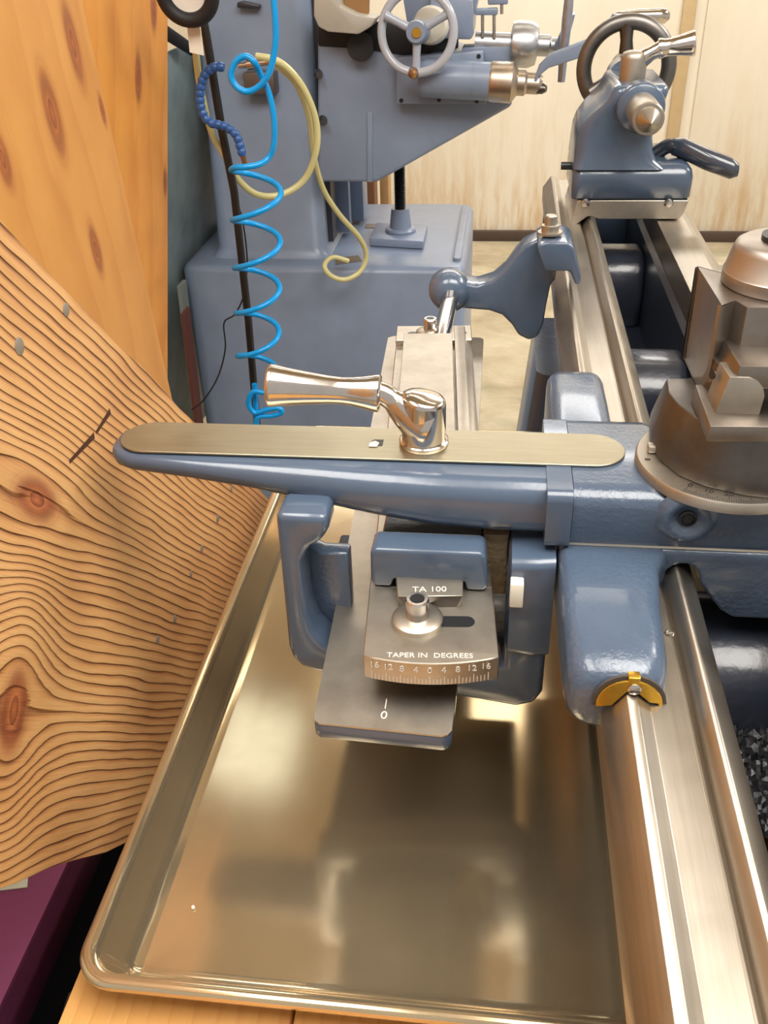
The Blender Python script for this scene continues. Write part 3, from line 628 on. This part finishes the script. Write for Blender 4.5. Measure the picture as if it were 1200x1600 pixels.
# ============================================================ PLYWOOD SHEETS behind
def ply(name, label, X, edge0, edge1, kn, ref, cols, w):
    # sheet in a plane facing the lathe; local x runs up the grain, edge is the far edge
    e0 = at(*edge0, X=X); e1 = at(*edge1, X=X); uu = (e0 - e1).normalized(); ww = Vector((0, -uu.z, uu.y)) * -1
    if ww.y < 0: ww = -ww
    nrm = uu.cross(ww)
    M = Matrix(((uu.x, ww.x, nrm.x, e1.x), (uu.y, ww.y, nrm.y, e1.y), (uu.z, ww.z, nrm.z, e1.z), (0, 0, 0, 1)))
    def lc(px, py): v = at(px, py, X=X) - e1; return v.dot(uu), v.dot(ww)
    ks = [(*lc(px, py), a * 1.35, b * 1.35) for px, py, a, b in kn]
    m = wood(name + ref, ks, .075, cols, [(.15, srgb(190, 116, 52)), (.5, srgb(158, 88, 42)), (.95, srgb(112, 56, 32))], .05, 0, .4, .08, bk=.22)
    sg = 1 if nrm.x > 0 else -1
    ob = MB().box(-(e1.z + .44) / uu.z, .75, -w, 0, min(0, -.018 * sg), max(0, -.018 * sg)).build('plywood_sheet', m, None, .001, 1)
    ob.matrix_world = M; tag(ob, label, 'plywood'); return ob
OR = [(0, srgb(208, 150, 78)), (.4, srgb(190, 128, 60)), (.7, srgb(168, 104, 44)), (1, srgb(140, 78, 32))]
ply('plywood ', 'knotty orange plywood sheet at the far left, in front of another sheet', -.46, (128, 0), (256, 565),
    [(114, 68, .034, .012), (82, 178, .036, .014), (160, 172, .014, .005), (150, 390, .024, .010), (4, 248, .022, .010)], 'front', OR, .8)
ply('plywood ', 'narrower strip of orange plywood showing between front sheet and grey metal panel', -.62, (262, 0), (262, 560),
    [(216, 122, .034, .012), (240, 14, .03, .012), (258, 285, .02, .008)], 'rear', [(0, srgb(224, 156, 70)), (.4, srgb(208, 132, 52)), (.7, srgb(188, 108, 38)), (1, srgb(146, 76, 26))], .9)
# ============================================================ GREY METAL PANEL, BIN, SMALL THINGS AT LEFT
PNL = metal('dull galvanised panel', srgb(120, 134, 134), .45, .18, (1, 1, .3), 6, .03)
PNL = paint('dull green grey sheet', srgb(124, 142, 146), .22, .42, .1, 8, .1, .002)
pm = MB(); ringl = []
for px, py in [(256, 84), (259, 150), (262, 260), (261, 380), (258, 480), (255, 560), (252, 660), (250, 760)]:
    a = at(px, py, Y=1.93); b = Vector((a.x + .006, 2.42, a.z + (.012 if py < 90 else 0))); ringl.append((a, b))
tv = Vector((-.004, .002, 0))
pm.loft([[a, a * .5 + b * .5, b, b + tv, a * .5 + b * .5 + tv, a + tv] for a, b in ringl])
pn = pm.build('sheet_metal', PNL, None); tag(pn, 'tall dull green grey sheet of metal standing left of the milling machine base', 'metal sheet')
hpnt = at(297, 103, Y=2.12); hpnt.x = ringl[0][0].x + .0035; MB().turn([(.001, -.0), (.016, 0), (.016, .002)], hpnt, (1, 0, 0), 20).build('hole', plain('rust brown hole', srgb(120, 70, 30), .8), None).parent = pn
bnx = MB().loft([[Vector((x, y, z)) for x, y in rrect(-.66, .70, w, d, .03)] for z, w, d in ((FZ, .42, .62), (-.458, .495, .71), (-.455, .51, .72), (-.45, .51, .72))]).build('plastic_bin', paint('purple plastic', srgb(128, 64, 100), .1, .4, .1), None)
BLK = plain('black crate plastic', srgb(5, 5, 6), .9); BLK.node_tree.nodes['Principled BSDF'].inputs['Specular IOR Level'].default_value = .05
blk = MB().loft([[Vector((x, y, z)) for x, y in rrect(-.325, .40, w, d, .02)] for z, w, d in ((FZ, .13, .7), (-.515, .142, .74), (-.502, .146, .75))]).build('shade_filler', BLK, None)  # near-black box added to stand in for shade beside the bin
tag(blk, 'black crate added to darken the gap between purple bin and bench', 'filler')
tag(bnx, 'purple plastic bin below the leaning plank at bottom left', 'bin')
pp = [at(0, 1392, Z=-.4495), at(44, 1373, Z=-.4495), at(43, 1387, Z=-.4495), at(0, 1398, Z=-.4495)]
pp = [at(-30, 1350, Z=-.4493), at(46, 1345, Z=-.4493), at(43, 1387, Z=-.4493), at(-30, 1396, Z=-.4493)]
tag(MB().loft([[p for p in pp], [p + Vector((0, 0, .0012)) for p in pp]]).build('paper_slip', plain('pale green paper', srgb(206, 214, 190), .7), None), 'pale green paper slip lying on the purple bin', 'paper')
# black rod, wire, lamp ring
rod = MB().tube([at(300, -60, Y=1.72), at(323, 60, Y=1.72), at(346, 200, Y=1.72), at(366, 300, Y=1.72), at(388, 500, Y=1.72), at(404, 690, Y=1.70)], .0075, 14).build('steel_rod', plain('dark oiled rod', srgb(52, 48, 46), .35, .6), None)
tag(rod, 'dark slim steel rod leaning in front of the milling machine column', 'rod')
wire = MB().tube(smooth([at(*p, Y=1.75) for p in [(352, 215), (362, 290), (378, 340), (386, 400), (384, 440), (378, 470), (366, 492), (350, 505), (352, 545), (340, 590), (318, 625), (300, 640)]], 6), .0016, 8).build('thin_wire', RUBBER, None)
tag(wire, 'thin dark wire trailing across the grey milling machine base', 'wire')
ml = thing('magnifier_lamp', 'black ring lamp cut by the top edge above the grey panel', 'lamp', at(292, 0, Y=1.60))
MB().torus(at(292, -12, Y=1.60), (0, 1, .2), .040, .0115, 40, 12).build('ring', RUBBER, ml)
turn('lens', plain('pale lens', srgb(226, 224, 214), .15), ml, [(.001, 0), (.034, 0), (.034, .004), (.001, .004)], at(292, -12, Y=1.60), (0, 1, .2))
a = at(300, 22, Y=1.625); MB().hexa([a + Vector(v) for v in ((-.012, 0, -.055), (.010, 0, -.06), (.010, .006, -.06), (-.012, .006, -.055), (-.010, 0, .0), (.010, 0, .0), (.010, .006, 0), (-.010, .006, 0))]).build('tag', CHIP, ml)
bh = MB().tube([at(250, 45, Y=1.90), at(300, 78, Y=2.02)], [.013, .011], 16).build('steel_bar', RUBBER, None); tag(bh, 'short black bar poking out above the green grey metal sheet', 'bar')
# blue segmented coolant hose
seg = thing('coolant_hose', 'dark blue segmented ball joint coolant hose in an S curve beside the rod', 'hose', at(350, 105, Y=1.68))
cp_ = smooth([at(*p, Y=1.68) for p in [(350, 105), (335, 105), (322, 115), (314, 135), (313, 160), (318, 180), (330, 192), (350, 197), (365, 207), (373, 222), (379, 242)]], 2)
tot = [0]
for i in range(1, len(cp_)): tot.append(tot[-1] + (cp_[i] - cp_[i - 1]).length)
def along(path, tl, s):
    for i in range(1, len(path)):
        if tl[i] >= s: 
            f = (s - tl[i - 1]) / max(1e-9, tl[i] - tl[i - 1]); return path[i - 1].lerp(path[i], f), (path[i] - path[i - 1]).normalized()
    return path[-1], (path[-1] - path[-2]).normalized()
ns = 19; sl_ = tot[-1] / ns
first = None
for k in range(ns):
    p, d = along(cp_, tot, (k + .1) * sl_)
    MB().turn([(.001, -.001), (.0062, -.001), (.0078, sl_ * .25), (.0080, sl_ * .6), (.0066, sl_ * .85), (.0062, sl_ * 1.02), (.001, sl_ * 1.02)], p, d, 16).build('segment', SEGBLUE, seg)
p, d = along(cp_, tot, tot[-1]); turn('nozzle', plain('copper nozzle', srgb(150, 110, 70), .3, .8), seg, [(.001, 0), (.005, 0), (.0035, .035), (.001, .035)], p, d, 14)
# blue coiled air hose
def hose_pts():
    top = [at(*p) if len(p) > 2 else at(*p, Y=1.62) for p in [(424, -40), (430, 30), (430, 70), (422, 110), (408, 132), (388, 143), (370, 136), (361, 118), (368, 97), (384, 88), (398, 98)]]
    top += [at(*p, Y=1.635) for p in [(408, 118), (420, 145), (428, 185), (428, 225), (420, 246)]]
    top += [at(404, 257, Y=1.622), at(382, 261, Y=1.612), at(367, 262, Y=1.62)]
    # helix hanging down, seen a little from above
    c0_ = at(400, 266, Y=1.64); c1_ = at(404, 585, Y=1.64); R0 = .044; turns = 4.45; N = 200; hx = []
    for i in range(N + 1):
        t = i / N; a = -2 * math.pi * turns * t + math.pi; c = c0_.lerp(c1_, t)
        rr = R0 * (1 - .10 * t)
        hx.append(c + Vector((rr * math.cos(a), rr * math.sin(a), 0)))
    return smooth(top + hx[0:6:5], 7)[:-1] + hx[5:]
def hose2():
    pts = hose_pts(); e = pts[-1]
    tail = [at(*p, Y=1.64) for p in [(420, 612), (396, 612), (388, 630), (398, 645), (418, 640), (436, 638), (440, 645), (424, 650), (404, 652), (400, 668), (400, 720)]]
    return pts + smooth([e] + tail, 6)[1:]
hs = MB().tube(hose2(), .0052, 12).build('air_hose', CYAN, None); tag(hs, 'bright blue coiled air hose hanging in front of the milling machine', 'hose')
MB().tube([at(398, 600, Y=1.66), at(402, 690, Y=1.66)], .006, 10).build('hose_fitting', CYAN, None).parent = hs
# yellowed clear tube, looping on the column
yt = MB().tube(smooth([at(*p, Y=yy) for p, yy in [((296, 10), 1.66), ((304, 60), 1.66), ((312, 130), 1.70), ((330, 205), 1.72), ((352, 245), 1.73), ((372, 280), 1.74), ((402, 304), 1.76), ((440, 304), 1.78), ((476, 280), 1.80), ((494, 235), 1.80), ((494, 190), 1.80), ((478, 145), 1.79), ((455, 112), 1.78), ((430, 94), 1.77), ((400, 88), 1.77)]], 6), .0062, 12).build('clear_tube', VINYL, None)
tag(yt, 'yellowed clear plastic tube looping across the milling machine column', 'tube')
yt2 = MB().tube(smooth([at(*p, Y=yy) for p, yy in [((430, 100), 1.785), ((462, 130), 1.80), ((482, 180), 1.82), ((490, 240), 1.84), ((505, 295), 1.87), ((530, 335), 1.9), ((562, 372), 1.94), ((572, 400), 1.96), ((562, 425), 1.95), ((538, 437), 1.935), ((516, 430), 1.93), ((507, 415), 1.935), ((520, 402), 1.96), ((544, 408), 1.98)]], 6), .0055, 12).build('clear_tube', VINYL, None)
tag(yt2, 'yellowed clear tube hanging down to a curl on the mill base top', 'tube')
# ============================================================ MILLING MACHINE
ML = 2.0
mill = thing('milling_machine', 'grey milling machine with column, knee and hand wheel standing behind', 'milling machine', at(500, 640, Y=ML + .2))
mill.location.z = FZ
bz1 = at(500, 418, Y=ML).z
xl, xr = at(281, 425, Y=ML).x, at(726, 445, Y=ML).x
def bx_ring(z, ins, yb): return [Vector((x, y, z)) for x, y in rrect((xl + xr) / 2, (ML + yb) / 2, xr - xl - 2 * ins, yb - ML - 2 * ins, .035, 5)]
MB().loft([bx_ring(FZ, -.012, ML + .56), bx_ring(FZ + .05, 0, ML + .56), bx_ring(bz1 - .015, 0, ML + .56), bx_ring(bz1 - .004, .005, ML + .56), bx_ring(bz1, .016, ML + .56)]).build('base', MILL, mill, sharp=50)
MB().prism([(x, y) for x, y in rrect(xr - .02, ML + .28, .018, .46, .008)], XY, bz1 - .001, bz1 + .008).build('base_lip', MILL, mill, .003, 2)
cx0, cx1 = at(340, 398, Y=ML + .08).x, at(508, 392, Y=ML + .08).x
def cr_(z, x0, x1, y0): return [Vector((x, y, z)) for x, y in rrect((x0 + x1) / 2, (y0 + ML + .52) / 2, x1 - x0, ML + .52 - y0, .03, 5)]
z1c = at(400, -120, Y=ML + .08).z
MB().loft([cr_(bz1, cx0 - .012, cx1 + .012, ML + .06), cr_(bz1 + .02, cx0, cx1, ML + .075), cr_(z1c, cx0 + .012, cx1 - .006, ML + .095)]).build('column', MILL, mill, sharp=50)
MB().box(cx1 - .004, cx1 + .012, ML + .13, ML + .19, bz1 + .02, z1c).build('slideway', MILLDK, mill)
box('way_edge', MILL, mill, cx1 - .01, cx1 + .035, ML + .24, ML + .27, bz1 + .01, z1c, .002)
box('way_edge', MILL, mill, cx1 - .01, cx1 + .055, ML + .34, ML + .42, bz1 + .01, z1c, .002)
# knee, a wedge reaching right
KY = ML + .02
kn = [at(*p, Y=KY) for p in [(496, 285), (588, 285), (612, 272), (800, 166), (770, 140), (496, 60)]]
kn[4] = at(800, 150, Y=KY); kn[5] = at(496, 60, Y=KY)
k6 = [kn[0], kn[1], kn[2], kn[3], at(800, 120, Y=KY), at(640, 60, Y=KY), kn[5]]
MB().loft([[p + Vector((0, w, 0)) for p in k6] for w in (0, .24)]).build('knee', MILL, mill, .008, 3)
e0, e1 = at(578, 175, Y=KY), at(578, 284, Y=KY)
MB().hexa([e1 + Vector((-.006, -.004, 0)), e1 + Vector((.006, -.004, 0)), e1 + Vector((.006, .01, 0)), e1 + Vector((-.006, .01, 0)), e0 + Vector((-.006, -.004, 0)), e0 + Vector((.006, -.004, 0)), e0 + Vector((.006, .01, 0)), e0 + Vector((-.006, .01, 0))]).build('knee_rib', MILL, mill, .002, 2)
def plate(name, m, pts, Yp, t, bev=.003, par=mill):
    q_ = [at(*p, Y=Yp) for p in pts]; return MB().loft([[p + Vector((0, w, 0)) for p in q_] for w in (0, t)]).build(name, m, par, bev, 2)
brk = plate('bearing_bracket', MILL, [(619, 163), (619, 90), (700, 84), (755, 80), (760, 163)], KY - .034, .036)
for px, py in ((627, 157), (686, 156), (745, 158), (748, 88)):
    p = at(px, py, Y=KY - .0345); turn('cap_screw', BLACK, brk, [(.001, 0), (.0042, 0), (.0042, .001), (.001, .001)], p, (0, -1, 0), 12)
for px, py in ((497, 115), (504, 187)):
    p = at(px, py, Y=KY); turn('lock_knob', STEELDK, mill, [(.001, 0), (.009, 0), (.009, .006), (.006, .012), (.006, .03), (.001, .03)], p, (.3, -1, 0), 16)
# cross feed screw with dial and crank
AXY = KY - .055
a = at(655, 122, Y=AXY); b = at(838, 131, Y=AXY); dx = (b - a).normalized(); Lx = (b - a).length
turn('screw_barrel', MILL, mill, [(.001, 0), (.030, 0), (.0345, .05 * Lx), (.0345, .40 * Lx), (.0345, .46 * Lx), (.0355, .46 * Lx), (.0355, .47 * Lx), (.0345, .47 * Lx), (.0345, .60 * Lx), (.001, .60 * Lx)], a, dx, 40)
turn('feed_dial', metal('dial steel', srgb(190, 176, 160), .35), mill, [(.001, .60 * Lx), (.0345, .60 * Lx), (.0365, .62 * Lx), (.0365, .72 * Lx), (.037, .73 * Lx), (.037, .79 * Lx), (.030, .82 * Lx), (.023, .84 * Lx), (.023, .90 * Lx), (.019, .92 * Lx), (.019, 1.02 * Lx), (.014, 1.05 * Lx), (.001, 1.05 * Lx)], a, dx, 40)
ck = [at(*p, Y=AXY - .01) for p in [(834, 134), (842, 110), (858, 95), (905, 78), (936, 62)]]
R = []
for p, w in zip(ck, (.012, .010, .012, .014, .010)):
    R.append([p + Vector((.0, dy_, dz_)) for dy_, dz_ in rrect(0, 0, .016, 2 * w, .004, 3)])
crank = MB().loft(R).build('crank_arm', MILL, mill, sharp=50)
turn('crank_nut', STEELDK, crank, [(.001, 0), (.010, 0), (.010, .012), (.006, .02), (.001, .02)], at(838, 138, Y=AXY - .005), (1, -.4, 0), 16)
MB().tube([at(930, 66, Y=AXY), at(950, 45, Y=AXY), at(962, 24, Y=AXY)], .007, 12).build('crank_elbow', MILL, crank)
ga = at(962, 24, Y=AXY); gb = at(1046, 25, Y=AXY - .0); gl = (gb - ga).length
turn('crank_grip', NICKEL, crank, [(.001, 0), (.007, 0), (.0075, .1 * gl), (.0105, .35 * gl), (.0115, .55 * gl), (.0135, .78 * gl), (.0125, .93 * gl), (.006, gl), (.001, gl)], ga, gb - ga, 24, 60)
# hand wheel facing the camera
hc = at(652, 50, Y=KY - .10)
whl = MB().torus(hc, (.12, 1, -.1), .0685, .0082, 52, 14).build('handwheel', paint('pale wheel paint', srgb(168, 172, 182), .06, .3), mill)
turn('wheel_hub', MILL, whl, [(.001, -.014), (.018, -.014), (.021, -.006), (.021, .014), (.016, .03), (.001, .03)], hc, (.12, 1, -.1))
turn('hub_nut', BRASS, whl, [(.001, .0), (.009, .0), (.008, .004), (.001, .004)], hc + Vector((0, -.0145, 0)), (0, -1, 0), 18)
for px, py in ((602, 24), (650, 112), (705, 18)):
    p = at(px, py, Y=KY - .10); MB().tube([hc.lerp(p, .22), hc.lerp(p, .6), p], [.0085, .0075, .0085], 12).build('spoke', paint('pale spoke paint', srgb(160, 166, 178), .06, .3), whl)
p = at(646, 114, Y=KY - .11); turn('wheel_knob', metal('brown brass', srgb(170, 130, 90), .3), whl, [(.001, -.01), (.009, -.01), (.0105, .002), (.008, .016), (.003, .02), (.001, .02)], p, (0, -1, 0), 20)
turn('wheel_dial', CHIP, mill, [(.001, 0), (.030, 0), (.034, .01), (.034, .03), (.030, .034), (.001, .034)], hc + Vector((.018, .055, .006)), (.12, 1, -.1), 36)
turn('wheel_shaft', MILL, mill, [(.001, 0), (.014, 0), (.014, .18), (.001, .18)], hc, (.12, 1, -.1), 20)
# saddle, table end and second dial above the knee
plate('saddle', MILL, [(640, 60), (620, -60), (760, -60), (740, 30), (738, 60)], KY + .03, .18)
plate('gib_block', MILL, [(672, 60), (672, -10), (702, -10), (738, 0), (740, 55), (735, 62)], KY - .02, .05)
plate('knee_shade_plate', RUBBER, [(497, 72), (497, 30), (640, 36), (716, 40), (716, 76), (640, 88), (575, 78)], KY - .004, .01)  # flat black plate painting the shade of the recess above the knee
turn('belt_knob', RUBBER, mill, [(.001, 0), (.026, 0), (.026, .02), (.001, .02)], at(565, 72, Y=KY - .01), (0, -1, 0), 24)
a = at(742, 66, Y=KY + .02); b = at(880, 72, Y=KY + .02); dx = (b - a).normalized(); Lx = (b - a).length
turn('cross_dial', metal('pale dial', srgb(186, 188, 192), .35), mill, [(.001, 0), (.02, 0), (.02, .40 * Lx), (.040, .42 * Lx), (.042, .46 * Lx), (.042, .62 * Lx), (.036, .70 * Lx), (.020, .72 * Lx), (.020, .84 * Lx), (.015, .86 * Lx), (.015, Lx), (.001, Lx)], a, dx, 36)
plate('cross_screw_block', MILL, [(720, 100), (722, 74), (802, 70), (808, 104), (760, 112)], KY, .06)
MB().tube([at(868, 80, Y=KY + .02), at(884, 50, Y=KY - .02), at(892, 20, Y=KY - .03)], .009, 12).build('handle_link', MILL, mill)
MB().tube([at(890, -10, Y=KY - .04), at(886, 30, Y=KY - .04), at(880, 90, Y=KY - .04), at(877, 128, Y=KY - .04)], [.0085, .0095, .0085, .007], 16).build('long_handle', metal('pale handle', srgb(180, 184, 196), .3), mill)
for px, y0_, y1_ in ((754, 20, 58), (772, 22, 60), (784, 0, 22)):
    MB().tube([at(px, y0_, Y=KY), at(px, y1_, Y=KY)], .0032, 10).build('stop_rod', STEEL, mill)
plate('stop_bar', MILL, [(742, 24), (742, 14), (778, 12), (778, 24)], KY - .006, .02)
plate('stop_bar', MILL, [(762, 8), (762, -4), (794, -4), (794, 7)], KY - .006, .02)
# pale guard trough beside the wheel
gt = thing('drip_guard', 'pale cast guard with open front tucked in beside the mill hand wheel', 'guard', at(545, 50, Y=KY))
tray_o = [(490, -30), (490, 25), (497, 42), (512, 50), (560, 54), (580, 42), (588, 28), (576, 26), (556, 22), (532, 10), (528, -30)]
plate('guard_shell', plain('pale cast guard', srgb(172, 166, 154), .4), tray_o, KY - .07, .07, .004, gt)
plate('guard_inside', plain('brown inside', srgb(150, 108, 62), .6), [(532, -30), (534, 10), (556, 22), (575, 25), (576, -30)], KY - .03, .02, 0, gt)
# elevating screw, collar and pad
sxp = at(624, 300, Y=ML + .20); bzp = bz1
pz = [at(578, 385, Z=bz1 + .001), at(662, 390, Z=bz1 + .001), at(668, 364, Z=bz1 + .001), at(588, 360, Z=bz1 + .001)]
MB().loft([pz, [p + Vector((0, 0, .02)) for p in pz]]).build('screw_pad', MILL, mill, .004, 2)
pc = (pz[0] + pz[1] + pz[2] + pz[3]) / 4; pc.x += .004; pc.z = bz1 + .02
turn('screw_collar', MILL, mill, [(.001, 0), (.036, 0), (.037, .006), (.034, .010), (.026, .012), (.022, .05), (.021, .055), (.001, .055)], pc, (0, 0, 1), 32)
pf = []
for k in range(60): pf += [(.0140, .05 + k * .0042), (.0112, .05 + k * .0042 + .0021)]
turn('elevating_screw', BLACK, mill, [(.001, .05)] + pf + [(.001, .31)], pc, (0, 0, 1), 20)
# inset cover slots on the base top
for q4 in ([(524, 414), (566, 408), (560, 399), (524, 404)], [(570, 356), (606, 357), (606, 350), (572, 350)]):
    q_ = [at(*p, Z=bz1 + .0005) for p in q4]; MB().loft([q_, [p + Vector((0, 0, .0008)) for p in q_]]).build('cover_slot', plain('brown slot', srgb(110, 98, 84), .5), mill)
# coolant valve fitting on the column
vf = at(402, 112, Y=2.04)
val = thing('valve_block', 'small shiny pipe fitting on the mill column behind the blue hose loop', 'fitting', vf)
MB().box(at(382, 118, Y=2.06).x, at(430, 118, Y=2.06).x, 2.045, 2.10, at(400, 146, Y=2.06).z, at(400, 112, Y=2.06).z).build('bracket_arm', plain('brown steel box', srgb(112, 100, 94), .35, .6), val, .003, 2)
turn('nipple', CHROME, val, [(.001, -.03), (.006, -.03), (.006, -.012), (.010, -.012), (.010, .012), (.006, .012), (.006, .04), (.001, .04)], at(395, 100, Y=2.05), (1, 0, .1), 16)
p = at(372, 100, Y=2.0); 
hk = plate('column_hook', MILLDK, [(370, 4), (370, 12), (405, 14), (405, 8), (378, 2)], ML + .07, .03, .002)
# brown posts seen under the knee
WD = plain('brown timber', srgb(120, 78, 48), .6)
for k, (x0, x1, m_, lb) in enumerate(((552, 585, WD, 'dark brown timber post standing behind the mill, left of its screw'), (586, 600, plain('pale timber', srgb(176, 140, 96), .6), 'narrow pale timber strip standing just right of the brown post'))):
    a = at(x0, 300, Y=3.0); b = at(x1, 300, Y=3.0)
    tag(box('timber_post', m_, None, a.x, b.x, 3.0 + k * .12, 3.08 + k * .12, FZ, .05, .003), lb, 'timber')
# dark clutter under the bench at bottom left
cb = MB().tube(smooth([at(120, 1556, Z=-.30), at(112, 1580, Z=-.30), at(104, 1610, Z=-.31), at(100, 1660, Z=-.34)], 5), .006, 10).build('black_cable', RUBBER, None)
tag(cb, 'black cable dropping past the bench corner at bottom left', 'cable')
# thin sheets standing between the grey panel and the mill base
for k, (px0, px1, pt, col, lb) in enumerate(((276, 282, 447, srgb(120, 128, 126), 'thin pale grey sheet edge standing against the mill base'), (282, 287, 490, srgb(96, 48, 36), 'thin rust red board edge standing against the mill base'))):
    yo = 1.947 - .048 * k
    a = at(px0, pt, Y=yo); b = at(px1, pt, Y=yo)
    tag(MB().hexa([Vector((a.x - .02, yo, FZ)), Vector((b.x - .02, yo, FZ)), Vector((b.x - .02, yo + .045, FZ)), Vector((a.x - .02, yo + .045, FZ)), Vector((a.x, yo, a.z)), Vector((b.x, yo, a.z)), Vector((b.x, yo + .045, a.z)), Vector((a.x, yo + .045, a.z))]).build('board_offcut', plain('offcut%d' % k, col, .6), None, .001, 1), lb, 'board')
